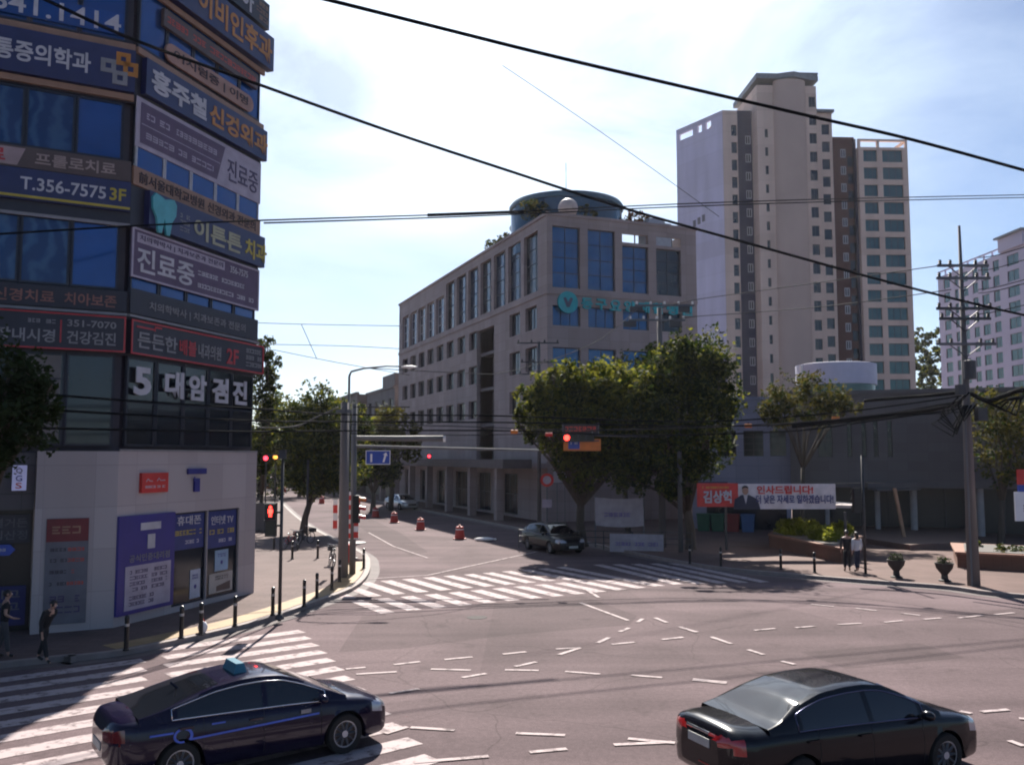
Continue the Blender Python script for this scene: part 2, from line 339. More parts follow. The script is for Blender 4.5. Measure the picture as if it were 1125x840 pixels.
lk = [Vector((-60,-10,0)), Vector((-25,13.3,0))]+lk+[Vector((-52,175,0))]
LK = smooth_line(lk, 5)
mb = MB(); mb.prism([(p.x,p.y) for p in LK]+[(-120,175),(-120,-10)], -.05, SW); struct(mb.build('sidewalk_corner', M_side))
def offset_line(Ln, d):
    o = []
    for i, p in enumerate(Ln):
        t = (Ln[min(i+1,len(Ln)-1)]-Ln[max(i-1,0)]).normalized(); o.append(p+Vector((-t.y,t.x,0))*d)
    return o
def strip(name, Ln, d0, d1, z0, z1, mat):
    a, b = offset_line(Ln, d0), offset_line(Ln, d1); mb = MB()
    for i in range(len(Ln)-1):
        q = [a[i],a[i+1],b[i+1],b[i]]
        vs = [(p.x,p.y,z0) for p in q]+[(p.x,p.y,z1) for p in q]
        mb.add(vs, [(4,5,6,7),(0,1,5,4),(2,3,7,6),(0,4,7,3),(1,2,6,5)])
    return struct(mb.build(name, mat))
strip('kerb', LK, .19, -.03, -.03, SW+.012, M_kerb)
strip('gutter', LK, -.035, -.45, -.01, .003, mk('gutter_concrete', (.10,.08,.08), .85, 0, .2, 1.2))
iA = min(range(len(LK)), key=lambda i: (LK[i]-G(130,722)).length); iB = min(range(len(LK)), key=lambda i: (LK[i]-G(404,618)).length)
strip('tactile_paving', LK[iA:iB], 1.0, .25, SW-.02, SW+.008, M_tact)
K = P(601, 236, 70.0); KH = K.z; K.z = 0
E1 = Vector((.930,.366,0)).normalized(); E2 = Vector((-.366,.930,0))
rk = [K-E1*4.2+E2*110, K-E1*4.2+E2*60, K-E1*4.2+E2*20, K-E1*4.2-E2*8, Vector((5.2,51,0)), Vector((7.2,45.5,0)), Vector((9.2,41.5,0)), G(875,634), G(960,641), G(1040,647), G(1125,657), Vector((26,29.5,0)), Vector((60,16,0))]
RK = smooth_line(rk, 5)
mb = MB(); mb.prism([(p.x,p.y) for p in RK]+[(160,16),(160,220),(-30,220)], -.05, SW); struct(mb.build('sidewalk_plaza', M_plaza))
strip('kerb', RK, .19, -.03, -.03, SW+.012, M_kerb)
strip('gutter', RK, -.035, -.45, -.01, .003, MATS['gutter_concrete'])
# painted markings
ZB = [.006]
def bar(mb, a, b, wd):
    ZB[0] += .00012; z = ZB[0]
    a, b = Vector(a), Vector(b); t = (b-a).normalized(); n = Vector((-t.y,t.x,0))*wd/2
    mb.add([tuple(Vector((q.x,q.y,z))) for q in (a-n,b-n,b+n,a+n)], [(0,1,2,3)])
mb = MB(); d = Vector((math.cos(R(40)), math.sin(R(40)), 0)); n = Vector((-d.y,d.x,0))
o0 = Vector((-6.09,26.9,0)); o1 = Vector((-4.13,22.3,0)); sd = (o1-o0).normalized(); ps = .97/abs(sd.dot(n))
for i in range(-1, 18):
    e = o0+sd*(i*ps)
    if i >= 0: bar(mb, e-d*4.0, e, .5)
    if i >= 1: bar(mb, e-d*8.6, e-d*4.5, .5)
struct(mb.build('crosswalk', M_paint))
mb = MB(); d = Vector((-.5,.866,0)); a, b = Vector((-4.02,30.0,0)), Vector((1.71,33.6,0))
for i in range(0, 13):
    e = a+(b-a)*(i/7); 
    if i < 10:
        bar(mb, e, e+d*2.9, .5); bar(mb, e+d*3.5, e+d*7.2, .5)
    else: bar(mb, e, e+d*7.2, .5)
a2 = a+(b-a)*(13/7)
for i in range(5):
    e = a2+Vector((.9,.15,0))*i; bar(mb, e, e+Vector((-.36,.93,0))*7.2, .48)
struct(mb.build('crosswalk', M_paint))
mb = MB()
z7 = lambda x, y: (380+x*.3735, 580+y*.3735)
z6 = lambda x, y: (720+x*.36, 640+y*.36)
for a in ((140,402,218,393),(290,387,372,379),(462,371,530,364),(250,415,368,418),(468,417,567,419),(498,407,560,394),(342,440,412,428),(30,430,150,423),(0,415,58,410),(645,422,748,430),(838,433,930,440),(1020,447,1120,457),(128,487,215,473),(618,356,690,352),(625,373,688,353),(740,338,775,322),(805,305,833,294),(857,277,873,267),(782,342,850,336),(930,328,992,321),(910,264,943,278),(985,293,1033,306),(1075,320,1125,338),(500,604,645,610),(540,660,650,650),(788,638,960,630),(830,620,960,632),(190,587,320,595),(115,605,180,585),(690,220,830,272),(200,690,420,672),(690,170,745,205)):
    bar(mb, G(*z7(*a[:2])), G(*z7(*a[2:])), .13)
for a in ((475,66,545,73),(610,78,675,86),(748,93,808,100),(820,112,872,108),(925,108,1000,100),(1035,98,1095,92),(700,121,755,116),(557,128,628,124),(428,138,487,133),(303,146,365,140),(175,168,233,187),(283,205,330,220),(385,240,425,250),(20,174,83,168),(0,108,35,122),(75,135,125,152),(115,295,218,305),(0,485,60,490),(930,393,965,400),(995,395,1078,388),(1080,483,1125,500),(1110,415,1160,420)):
    bar(mb, G(*z6(*a[:2])), G(*z6(*a[2:])), .13)
for (u0,v0,u1,v1,wd) in ((405,636,470,632,.12),(470,632,590,606,.12),(432,600,470,613,.1),(405,585,432,600,.1)):
    bar(mb, G(u0,v0), G(u1,v1), wd)
struct(mb.build('lane_marking', M_paint))
mb = MB(); mb.lathe([(.33,0),(.33,.008),(.30,.009)], 24, G(524,678)); struct(mb.build('manhole_cover', mk('cast_iron', (.045,.038,.038), .95, 0, .2, 9)))

for nm, pts, mt, z in (('asphalt_patch', ((372,716),(398,676),(470,668),(640,654),(700,676),(692,686),(560,697),(440,712)), M_road2, .0015), ('asphalt_patch', ((690,648),(800,652),(880,668),(790,676),(720,668)), M_road3, .0015), ('asphalt_patch', ((880,716),(1010,706),(1060,722),(930,734)), M_road2, .0015), ('asphalt_patch', ((400,566),(440,585),(470,606),(452,610),(412,590),(385,572)), M_road2, .0015)):
    q = [G(*a) for a in pts]; sheet(nm, [(p.x,p.y) for p in q], z, mt)

# ------------------------------------------------------------------ clinic building on the corner
A1, A2 = math.atan2(.477,.879), math.atan2(.956,.294)
C0 = Vector((-11.54,27.0,0)); F1 = Face(C0, A1); F2 = Face(C0, A2); LF2 = 6.93; KF2 = 1.09
CG = Vector((-11.50,26.72,0)); F1g = Face(CG, A1); F2g = Face(CG, A2); LG2 = 7.2
M_fas = stone('fascia_panel', (.42,.365,.365), 1.8, 1.2, .06, .75, 0, .55, .012); M_mull = mk('mullion_dark', (.02,.022,.035), .4, .3)
M_tan = mk('strip_tan', (.28,.155,.10), .55); M_cwall = mk('clinic_wall', (.035,.03,.045), .6); M_dband = mk('band_dark', (.022,.022,.035), .5)
M_redl = mk('line_red', (.42,.02,.03), .4); M_let = mk('letter_white', (.46,.44,.47), .5); M_letg = mk('letter_grey', (.22,.21,.22), .5); M_leto = mk('letter_orange', (.44,.17,.02), .45)
M_lety = mk('letter_yellow', (.45,.34,.03), .45); M_letk = mk('letter_dark', (.03,.02,.03), .6); M_letp = mk('letter_purple', (.06,.04,.10), .5); M_letr = mk('letter_red', (.45,.05,.03), .5)
M_purp = mk('banner_purple', (.10,.065,.12), .6); M_cream = mk('banner_white', (.38,.33,.40), .6); M_brown = mk('sign_brown', (.085,.055,.05), .5); M_teal = mk('letter_teal', (.01,.32,.36), .45)
M_panel = mk('panel_blue', (.03,.024,.20), .4, 0, .08)
cb = thing('clinic_building', 'tall dark blue glass clinic building covered in Korean signs on the street corner', 'building', (0,0,0))
BH = 25.5
def outline(face1, c, r, depth=14): 
    l = c-face1.x*10; nb = Vector((-.93,.37,0))
    return [(l.x,l.y),(c.x,c.y),(r.x,r.y),((r+nb*depth).x,(r+nb*depth).y),((l+nb*depth).x,(l+nb*depth).y)]
RC = C0+F2.x*LF2; RG = CG+F2g.x*LG2
inn = lambda p: p+F1.y*.12+F2.y*.12
mb = MB(); l = inn(C0-F1.x*10); c_ = inn(C0); r_ = inn(RC)
mb.prism([(l.x,l.y),(c_.x,c_.y),(r_.x-.0,r_.y),((r_+Vector((-12,5,0))).x,(r_+Vector((-12,5,0))).y),((l+Vector((-7,9,0))).x,(l+Vector((-7,9,0))).y)], 5.0, BH)
mb.build('wall', M_cwall, cb)
M_winp = mk('glass_print', (.02,.07,.17), .2, .2, .3, .5); _t = M_winp.node_tree; _b = _t.nodes['Principled BSDF']; _w = N(_t, 'ShaderNodeTexWave'); _w.bands_direction = 'X'; _w.inputs['Scale'].default_value = .7; _w.inputs['Distortion'].default_value = 13; _w.inputs['Detail'].default_value = 4; _w.inputs['Detail Scale'].default_value = .9
_r = N(_t, 'ShaderNodeValToRGB'); _r.color_ramp.elements[0].color = (.008,.035,.11,1); _r.color_ramp.elements[1].color = (.035,.085,.17,1); _r.color_ramp.elements[0].position = .35; _c = N(_t, 'ShaderNodeNewGeometry'); _t.links.new(_c.outputs['Position'], _w.inputs['Vector']); _t.links.new(_w.outputs['Fac'], _r.inputs[0]); _t.links.new(_r.outputs[0], _b.inputs['Base Color'])
# curtain-wall windows, floor by floor
for z0, z1 in ((5.35,8.05),(10.0,12.0),(13.95,15.75),(17.65,20.3),(21.2,24.4)):
    gm = M_wind if z0 < 6 else M_winb
    for i in range(6): window(cb, ((C0.x,C0.y),A1), -1.32*(i+1)-.25, -1.32*i-.27, z0, z1, .06, 1, 1, M_mull, M_winp if i in (1,2) and 9 < z0 < 15 else gm, .07)
    for i in range(5): window(cb, ((C0.x,C0.y),A2), .12+1.34*i, .12+1.34*i+1.31, z0, z1, .06, 1, 2 if z0 < 6 else 1, M_mull, gm, .07)
for i in range(5): window(cb, ((C0.x,C0.y),A2), .12+1.34*i, .12+1.34*i+1.31, 13.75, 14.6, -.0, 1, 1, M_framel, M_winb, .05)
mb = MB()                                         # flat bands of spandrel between the floors
for f, a, b in ((F1,-10,0),(F2,0,LF2)):
    mb.M = f.M
    for z0, z1 in ((8.05,9.98),(12.02,13.75),(15.78,17.6),(20.35,21.15),(24.45,25.6)): mb.box(a+.003,b-.003,.0,.1,z0,z1)
mb.build('spandrel_band', M_dband, cb)
mb = MB()
for f, a, b, zz in ((F1,-10,-.02,(15.82,17.4)),(F2,.0,LF2,(17.38,19.5))):
    mb.M = f.M
    for z in zz: mb.box(a,b,-.1,-.004,z,z+.19)
mb.build('trim_strip', M_tan, cb)
mb = MB()
for f, a, b in ((F1,-10,-.004),(F2,.004,LF2)):
    mb.M = f.M; mb.box(a,b,-.12,-.004,9.22,9.3)
    if f is F1: mb.box(a,b,-.1,-.004,11.93,12.02)
mb.build('trim_line', M_letg, cb)
# ground floor
gf = MB(); lg = CG-F1g.x*2.12; 
mb = MB(); mb.M = F2g.M
u = lambda px, py: F2g.hit(px, py)
ops = [(u(190,600)[0], u(227,600)[0], .3, 3.25), (u(228,600)[0], u(262,600)[0], .3, 3.25)]
wall(mb, 0, LG2, 0, 5.2, ops, .18); mb.M = F1g.M
wall(mb, -2.12, 0, 0, 5.2, [], .2); mb.add([(-2.12,0,0),(-2.12,0,5.2),(-2.12,1.5,5.2),(-2.12,1.5,0)], [(0,1,2,3)])
q = [lg, CG, RG, RG+Vector((-12,5,0)), lg+Vector((-7,9,0))]; mb.M = Matrix.Identity(4)
mb.add([(p.x,p.y,5.2) for p in q], [(0,1,2,3,4)]); mb.quad((RG.x,RG.y,0),(RG.x-12,RG.y+5,0),(RG.x-12,RG.y+5,5.2),(RG.x,RG.y,5.2))
mb.build('shop_front', M_fas, cb)
mb = MB(); mb.M = F1g.M; mb.box(-10,-2.14,.3,1.4,3.55,5.15); mb.box(-10,-2.14,.8,1.3,0,3.53,1); mb.build('side_shop_wall', [stone('side_panel', (.09,.082,.088), 2.4, .8, .08, .6, 0, .6), mk('shop_dark', (.012,.012,.014), .3)], cb)
for k, (a,b,c,d) in enumerate(ops): window(cb, ((CG.x,CG.y),A2), a, b, c, d, .12, 1, 1, M_mull, M_wind, .06)
mb = MB(); mb.M = F2g.M; mb.box(.02, LG2-.02, -.03, -.003, 5.2, 5.26); mb.build('flashing', M_letg, cb)

def s2(name, label, u0, u1, z0, z1, **k):
    x0, x1 = F2.hit(u0, 300)[0], F2.hit(u1, 300)[0]; return board(F2, name, label, x0, x1, z0, z1, **k), x1-x0, z1-z0
# --- signs on the receding right-hand face, top to bottom
b = board(F2, 'clinic_sign', 'dark board with large orange letters at the top of the clinic', 0.3, 6.6, 19.75, 21.05, d=.3, mat=M_navy)
text(b, '이비인후과', 2.0, 6.15, .18, 1.12, M_leto, -.31, .03)
b = board(F2, 'clinic_sign', 'white and gold lettering board at the very top edge of the clinic', 4.2, 6.4, 21.3, 22.3, d=.2, mat=M_dband); text(b, '아', .5, 1.2, .1, .9, M_let, -.21, .03); marks(b, 1.4, 2.1, .1, .9, M_tan, -.2, 3, 4)
b = board(F2, 'clinic_sign', 'narrow dark board with dim red letters under the orange lettering', 1.0, 5.9, 18.75, 19.33, d=.12, mat=M_brown); marks(b, .15, 4.75, .12, .46, M_letr, -.12, 1, 8)
b = thing('clinic_sign', 'rounded tan pill-shaped sign with dark letters on blue glass', 'sign', F2.at(1.25,-.02,17.72), A2); b.scale = (KF2,1,1)
mb = MB(); pl = []; W_, H_ = 4.55, .62
for i in range(13): q = math.pi/2+math.pi*i/12; pl.append((H_/2+math.cos(q)*H_/2, H_/2+math.sin(q)*H_/2))
for i in range(13): q = -math.pi/2+math.pi*i/12; pl.append((W_-H_/2+math.cos(q)*H_/2, H_/2+math.sin(q)*H_/2))
nn = len(pl); mb.add([(x,-.08,z) for x,z in pl]+[(x,0,z) for x,z in pl], [tuple(range(nn))]+[(i,nn+i,nn+(i+1)%nn,(i+1)%nn) for i in range(nn)]); mb.build('board', mk('pill_tan', (.34,.18,.13), .5), b)
text(b, '어지럼증 | 이명', .35, 4.2, .12, .5, M_letk, -.09, .012)
b = board(F2, 'clinic_sign', 'navy board with white and orange name lettering above the upper white banner', .25, 6.45, 16.18, 17.33, d=.2, mat=M_navy)
text(b, '홍주철', .2, 2.75, .2, .95, M_let, -.21, .035); text(b, '신경외과', 2.9, 6.2, .2, .95, M_leto, -.21, .035)
b = thing('cross_emblem', 'interlocking orange and grey square cross emblem at the building corner', 'emblem', F1.at(-.98,-.16,16.2), A1)
def ring(mb, x, z, s, t): 
    mb.box(x,x+s,-.06,0,z,z+t); mb.box(x,x+s,-.06,0,z+s-t,z+s); mb.box(x,x+t,-.06,0,z+t+.001,z+s-t-.001); mb.box(x+s-t,x+s,-.06,0,z+t+.001,z+s-t-.001)
mb = MB(); ring(mb, .42,.62,.4,.13); ring(mb, .62,.33,.42,.13); mb.build('orange_links', M_leto, b)
mb = MB(); ring(mb, .0,.33,.42,.13); mb.M = Matrix.Translation((0,-.02,0)); ring(mb, .33,.0,.42,.13); mb.build('grey_links', M_letg, b)
b = board(F2, 'clinic_banner', 'upper white banner with purple name block saying the clinic is open', .05, 6.3, 14.5, 16.05, d=.04, mat=M_cream, gap=.02, cat='banner')
mb = MB(); mb.add([(.16,-.052,.14),(3.75,-.052,.14),(4.15,-.052,1.42),(.16,-.052,1.42)], [(0,1,2,3)]); mb.build('name_block', M_purp, b)
marks(b, .4, 3.7, .9, 1.22, M_cream, -.055, 1, 1); marks(b, .4, 3.55, .28, .6, M_cream, -.055, 1, 2)
mb = MB(); mb.box(.2,3.9,-.058,-.053,.74,.765); mb.build('rule', M_cream, b)
text(b, '진료중', 4.3, 6.05, .3, 1.12, M_letp, -.05, .005)
b = board(F2, 'clinic_sign', 'tan strip sign with small dark letters below the upper white banner', .0, 6.3, 13.28, 13.85, d=.08, mat=M_tan); text(b, '前서울대학교병원 신경외과 전문의', .2, 6.0, .1, .46, M_letk, -.09, .012)
b = board(F2, 'dental_sign', 'dark board with green and yellow dental clinic letters and teal tooth', .55, 6.45, 12.1, 13.24, d=.2, mat=M_navy)
text(b, '이튼튼', 2.0, 4.5, .16, .86, mk('letter_olive', (.36,.34,.22), .5), -.21, .03); text(b, '치과', 4.7, 6.0, .16, .86, M_lety, -.21, .03); marks(b, 1.35, 1.8, .2, .85, M_letg, -.2, 3, 3)
mb = MB()                                         # tooth: crown with two roots
tp = [(0,.95),(.12,1.1),(.35,1.05),(.5,1.0),(.65,1.05),(.88,1.1),(1,.95),(.98,.6),(.82,.35),(.74,-.1),(.6,-.1),(.5,.4),(.4,-.1),(.26,-.1),(.18,.35),(.02,.6)]
mb.add([(.05+x*1.05,-.28,z) for x,z in tp]+[(.05+x*1.05,-.205,z) for x,z in tp], [tuple(range(16))[::-1]]+[(i,(i+1)%16,16+(i+1)%16,16+i) for i in range(16)]); mb.build('tooth', mk('tooth_teal', (.07,.36,.40), .4), b)
b = board(F2, 'clinic_banner', 'lower purple banner framed in white saying the dental clinic is open', .03, 6.3, 10.45, 11.98, d=.05, mat=M_purp, gap=.02, cat='banner', edge=(.06, M_cream))
mb = MB(); mb.box(.2,4.3,-.06,-.051,1.1,1.4); mb.build('title_plate', M_cream, b)
text(b, '치의학박사 | 치과보존과 전문의', .3, 4.2, 1.15, 1.35, M_letp, -.062, .006); text(b, '진료중', .22, 2.75, .2, .98, M_let, -.055, .02)
text(b, '356-7575', 4.6, 5.6, 1.1, 1.34, M_let, -.055, .006); marks(b, 2.95, 5.6, .62, .86, M_let, -.05, 1, 5); marks(b, 2.95, 6.0, .2, .44, M_let, -.05, 1, 6)
b = board(F2, 'dental_sign', 'dark band with plain grey dentist lettering above the red framed sign', .02, 6.28, 9.34, 10.1, d=.1, mat=M_dband); text(b, '치의학박사 | 치과보존과 전문의', .75, 5.5, .16, .48, M_letg, -.11, .016)
b = board(F2, 'clinic_sign', 'black red framed sign of the second floor clinic on the right face', -.02, 6.5, 8.1, 9.14, d=.2, mat=M_dband, edge=(.05, M_redl))
text(b, '든든한', .25, 1.95, .22, .72, M_letg, -.21, .02); text(b, '배블', 2.05, 2.85, .22, .72, M_redl, -.21, .02); text(b, '내과의원', 2.95, 4.1, .22, .7, M_letg, -.21, .016); text(b, '2F', 4.4, 5.05, .18, .72, M_redl, -.21, .02)
marks(b, 5.5, 6.4, .16, .9, M_letg, -.2, 3, 12); mb = MB()
mb.box(.2,.95,-.22,-.201,.82,.87); mb.box(.95,1.25,-.22,-.201,.90,.95); mb.box(.93,.98,-.22,-.201,.80,.89); mb.build('emblem_stroke', M_redl, b)
b = thing('window_lettering', 'large white letters with numeral 5 on the dark second floor windows', 'lettering', F2.at(.27,-.06,6.9), A2); b.scale = (KF2,1,1)
for ch, a0, a1 in (('5',.05,.75),('대',1.35,2.2),('암',2.45,3.3),('검',3.6,4.45),('진',4.7,5.5)): text(b, ch, a0, a1, 0, .86, M_let, 0, .035, 'letter', .03)
# --- signs on the left face
def b1(name, label, x0, x1, z0, z1, **k): return board(F1, name, label, x0, x1, z0, z1, **k)
b = b1('phone_number', 'big white telephone numerals on blue glass at the top left', -4.05, -.38, 17.82, 18.5, d=.03, mat=M_winb); text(b, '641.1414', .15, 3.6, .06, .62, M_let, -.04, .012)
b = b1('clinic_sign', 'dark blue board with white pain clinic letters beside the emblem', -6, -.02, 16.05, 17.36, d=.2, mat=M_navy); text(b, '원통증의학과', 1.75, 4.75, .33, .95, M_let, -.21, .025)
b = b1('therapy_sign', 'brown strip sign with pale therapy letters on the left face', -6, -.03, 13.3, 13.92, d=.12, mat=M_brown); text(b, '치료', 1.7, 2.65, .1, .52, M_redl, -.13, .02)
mb = MB(); mb.add([(1.55,-.125,.05),(2.95,-.125,.05),(3.15,-.125,.56),(1.55,-.125,.56)], [(0,1,2,3)]); mb.build('pale_block', mk('pale_pink', (.34,.24,.24), .5), b); text(b, '프롤로치료', 3.4, 5.55, .12, .5, mk('letter_beige', (.33,.24,.22), .5), -.13, .02)
b = b1('phone_number', 'navy strip with white phone number and yellow 3F above a yellow line', -6, -.02, 12.38, 13.28, d=.14, mat=M_navy); text(b, 'T.356-7575', 3.05, 5.3, .28, .66, M_let, -.15, .016); text(b, '3F', 5.4, 5.85, .28, .66, M_lety, -.15, .02)
mb = MB(); mb.box(0,5.97,-.17,-.141,.05,.12); mb.build('yellow_line', M_lety, b)
b = b1('dental_sign', 'dark strip with dull red dental letters on the left face', -6, -.02, 9.34, 9.92, d=.1, mat=M_dband); text(b, '신경치료', 2.5, 4.05, .1, .46, mk('letter_rust', (.24,.10,.08), .5), -.11, .018); text(b, '치아보존', 4.3, 5.7, .1, .46, MATS['letter_rust'], -.11, .018)
b = b1('clinic_sign', 'black red edged sign with colonoscopy lettering on the left face', -6, -.04, 8.1, 9.16, d=.3, mat=M_dband, edge=(.045, M_redl)); text(b, '대장내시경', 2.25, 4.1, .18, .56, M_letg, -.31, .02); text(b, '건강검진', 4.4, 5.7, .18, .56, M_letg, -.31, .02); text(b, '351-7070', 4.4, 5.7, .68, .88, M_letg, -.31, .016)
mb = MB(); mb.box(4.22,4.26,-.32,-.301,.2,.85); mb.build('divider', M_redl, b); marks(b, 3.4, 4.1, .7, .88, M_letg, -.3, 1, 21)
b = b1('window_blind', 'pale roller blind behind the dark second floor window beside the tree', -2.85, -1.7, 5.5, 7.95, d=.03, mat=mk('blind_grey', (.13,.115,.11), .6), gap=.02, cat='blind'); mb = MB(); mb.box(.0,1.15,-.035,-.031,1.75,1.8); mb.build('slat_line', M_frame, b)
# --- shop signs on the ground floor
x, z = F2g.hit(153,530); b = board(F2g, 'shop_sign', 'small square red shop sign on the pale fascia', F2g.hit(153,530)[0], F2g.hit(182,530)[0], 3.95, 4.55, d=.1, mat=M_red)
Wd = F2g.hit(182,530)[0]-F2g.hit(153,530)[0]; marks(b, .15, Wd-.15, .12, .24, M_let, -.1, 1, 2)
mb = MB(); mb.tube([(.18,-.11,.34),(.26,-.11,.42),(.34,-.11,.36),(.46,-.11,.35)], .014, 6); mb.tube([(.55*Wd,-.11,.35),(.62*Wd,-.11,.43),(.7*Wd,-.11,.36),(.86*Wd,-.11,.37)], .014, 6); mb.build('script_mark', M_let, b)
x0, x1 = F2g.hit(205,520)[0], F2g.hit(225,520)[0]; b = thing('shop_emblem', 'navy letter T emblem on the pale fascia', 'emblem', F2g.at(x0,-.01,3.9), A2)
mb = MB(); W_ = x1-x0; mb.box(0,W_,-.07,0,.58,.76); mb.box(W_*.36,W_*.64,-.07,0,0,.44); mb.quad((W_*.30,-.071,.34),(W_*.36,-.071,.34),(W_*.36,-.071,.5),(W_*.30,-.071,.5)); mb.build('letter_shape', mk('emblem_navy', (.03,.03,.20), .4), b)
x0, x1 = .02, F2g.hit(190,600)[0]-.02; b = board(F2g, 'shop_sign', 'large violet blue shop panel with white T mark and white list', x0, x1, .42, 3.3, d=.08, mat=M_panel, cat='panel'); W_ = x1-x0
mb = MB(); mb.box(W_*.36,W_*.72,-.1,-.081,2.42,2.64); mb.box(W_*.49,W_*.62,-.1,-.081,1.85,2.28); mb.build('letter_shape', M_let, b); text(b, '공식인증대리점', W_*.18, W_*.9, 1.5, 1.72, M_letg, -.085, .006)
mb = MB(); mb.box(W_*.12,W_*.93,-.095,-.081,.12,1.4); mb.build('list_board', M_cream, b)
marks(b, W_*.2, W_*.5, .62, 1.3, M_letp, -.095, 4, 3); marks(b, W_*.58, W_*.86, .62, 1.3, M_letp, -.095, 4, 4); marks(b, W_*.2, W_*.62, .2, .55, M_letp, -.095, 2, 5)
for i, (t1, lab) in enumerate((('휴대폰','dark blue window header reading mobile phone in white over the shop door'),('인터넷 TV','dark blue window header reading internet TV at the right end'))):
    a, bb = ops[i][0]+.06, ops[i][1]-.06; b = board(F2g, 'window_header', lab, a, bb, 2.05 if i == 0 else 1.95, 3.2, d=.02, mat=mk('header_blue', (.015,.03,.16), .4), gap=-.10); W_ = bb-a; H_ = 1.15
    text(b, t1, W_*.12, W_*.88, H_*.68, H_*.94, M_let, -.03, .012); marks(b, W_*.08, W_*.92, H_*.36, H_*.58, M_lety, -.02, 1, i); marks(b, W_*.4, W_*.85, H_*.12, H_*.28, M_let, -.02, 1, i+9)
for lab, i, fa, fb, z0, z1, m in (('pale blue poster on the right shop window',1,.3,.75,1.15,1.85,'poster_sky'),('white poster low on the shop door glass',0,.6,.93,.42,1.35,'poster_white'),('cream poster with dark photo at the foot of the right window',1,.12,.92,.42,1.08,'poster_cream')):
    a = ops[i][0]+.06; W_ = ops[i][1]-ops[i][0]-.12; col = {'poster_sky':(.25,.36,.5),'poster_white':(.42,.44,.52),'poster_cream':(.4,.36,.33)}[m]
    b = board(F2g, 'poster', lab, a+W_*fa, a+W_*fb, z0, z1, d=.012, mat=mk(m, col, .5), gap=-.10, cat='poster'); w2 = W_*(fb-fa)
    if m == 'poster_cream':
        mb = MB(); mb.add([(w2*.3,-.016,.05),(w2*.9,-.016,.05),(w2*.9,-.016,.34),(w2*.3,-.016,.22)], [(0,1,2,3)]); mb.build('picture', M_brown, b); marks(b, w2*.25,w2*.8,.42,.58,M_letk,-.012,2,2)
    else:
        mb = MB(); mb.ball((w2*.5,-.02,(z1-z0)*.4),.07,.008,.07); mb.build('picture', M_panel, b); marks(b, w2*.2,w2*.8,(z1-z0)*.65,(z1-z0)*.85,M_panel,-.012,2,6)
xa, xb = F1g.hit(50,600)[0], F1g.hit(97,600)[0]; b = board(F1g, 'price_banner', 'tall price list banner with red head on the side wall', xa, xb, .35, 3.3, d=.03, mat=mk('banner_grey', (.13,.125,.145), .6), cat='banner'); W_ = xb-xa
mb = MB(); mb.box(0.01,W_-.01,-.04,-.031,2.3,2.94); mb.build('red_head', mk('banner_red', (.15,.014,.02), .5), b); marks(b, .15, W_-.15, 2.45, 2.8, M_tan, -.04, 1, 33)
for k, zz in enumerate((2.0,1.7,1.38,1.05)): marks(b, .12, W_*.5, zz, zz+.15, M_letk, -.03, 1, k); marks(b, W_*.52, W_-.1, zz, zz+.15, M_letr, -.03, 1, k+40)
marks(b, .15, W_-.15, .25, .85, M_letp, -.03, 2, 50)
b = board(F1g, 'side_sign', 'lit white rounded vertical sign with violet letters at the left edge', -2.72, -2.36, 4.1, 4.8, d=.25, mat=mk('lit_white', (.5,.5,.75), .4, emit=.06), gap=-.25); 
text(b, 'Q', .09, .25, .46, .62, M_letp, -.26, .01); text(b, 'G', .09, .25, .26, .42, M_panel, -.26, .01); text(b, 'S', .09, .25, .06, .22, M_letr, -.26, .01)
b = board(F1g, 'shop_sign', 'dark shop sign with two rows of grey letters at left', -4.3, -2.2, 2.6, 3.4, d=.06, mat=mk('shop_board', (.03,.028,.045), .4), gap=-.75); text(b, '열거든', 1.15, 2.02, .44, .7, mk('letter_dim', (.12,.12,.14), .5), -.07, .012); text(b, '입산정', 1.15, 2.02, .1, .36, MATS['letter_dim'], -.07, .012)
b = thing('direction_sign', 'blue arrow-shaped street name sign by the dark shop', 'sign', F1g.at(-3.9,.1,2.32), A1)
mb = MB(); ap = [(0,0),(1.2,0),(1.34,.15),(1.2,.3),(0,.3)]; mb.add([(x,-.03,z) for x,z in ap]+[(x,0,z) for x,z in ap], [(0,1,2,3,4)]+[(i,5+i,5+(i+1)%5,(i+1)%5) for i in range(5)]); mb.build('blade', M_blue, b); marks(b, .3, 1.1, .09, .22, M_let, -.03, 1, 7)
mb = MB(); mb.tube([(.05,.02,-2.19),(.05,.02,.5)], .03); mb.build('post', M_dpole, b)
b = board(F1g, 'shop_poster', 'dim blue and white poster panel low on the dark shop front', -3.9, -2.25, .3, 1.4, d=.04, mat=mk('poster_navy', (.02,.02,.11), .5), gap=-.76, cat='poster'); text(b, '생기고', .4, 1.5, .75, 1.0, MATS['letter_dim'], -.05, .02); text(b, '바꾼고', .4, 1.5, .4, .66, MATS['letter_dim'], -.05, .02)

# ------------------------------------------------------------------ hospital
AH = math.atan2(E1.y, E1.x); HZ = KH; M_hst = stone('hospital_stone', (.32,.256,.247), 1.8, .84, .13, .72, 0, .7, .02); M_hin = mk('reveal_grey', (.12,.1,.1), .7)
hb = thing('hospital', 'pink stone hospital with blue windows and teal rooftop letters across the junction', 'building', (K.x,K.y,0), AH)
HF = Face(K, AH); HL = Face(K+E2*46, AH-math.pi/2)     # right face; left face measured from its far end
WR, WL = 13.6, 46.0
bays = [(HF.hit(a,260)[0], HF.hit(b_,260)[0]) for a, b_ in ((606.8,637.2),(645.7,675.7),(683.5,712),(720.7,747.7))]
ops = []
for i, (a,b) in enumerate(bays):
    ops.append((a,b,18.3,22.15 if i > 1 else 23.2))
    if i > 1: ops.append((a,b,22.4,23.15))
    for z in (15.3,12.0,8.7,5.4): ops.append((a,b,z,z+1.6))
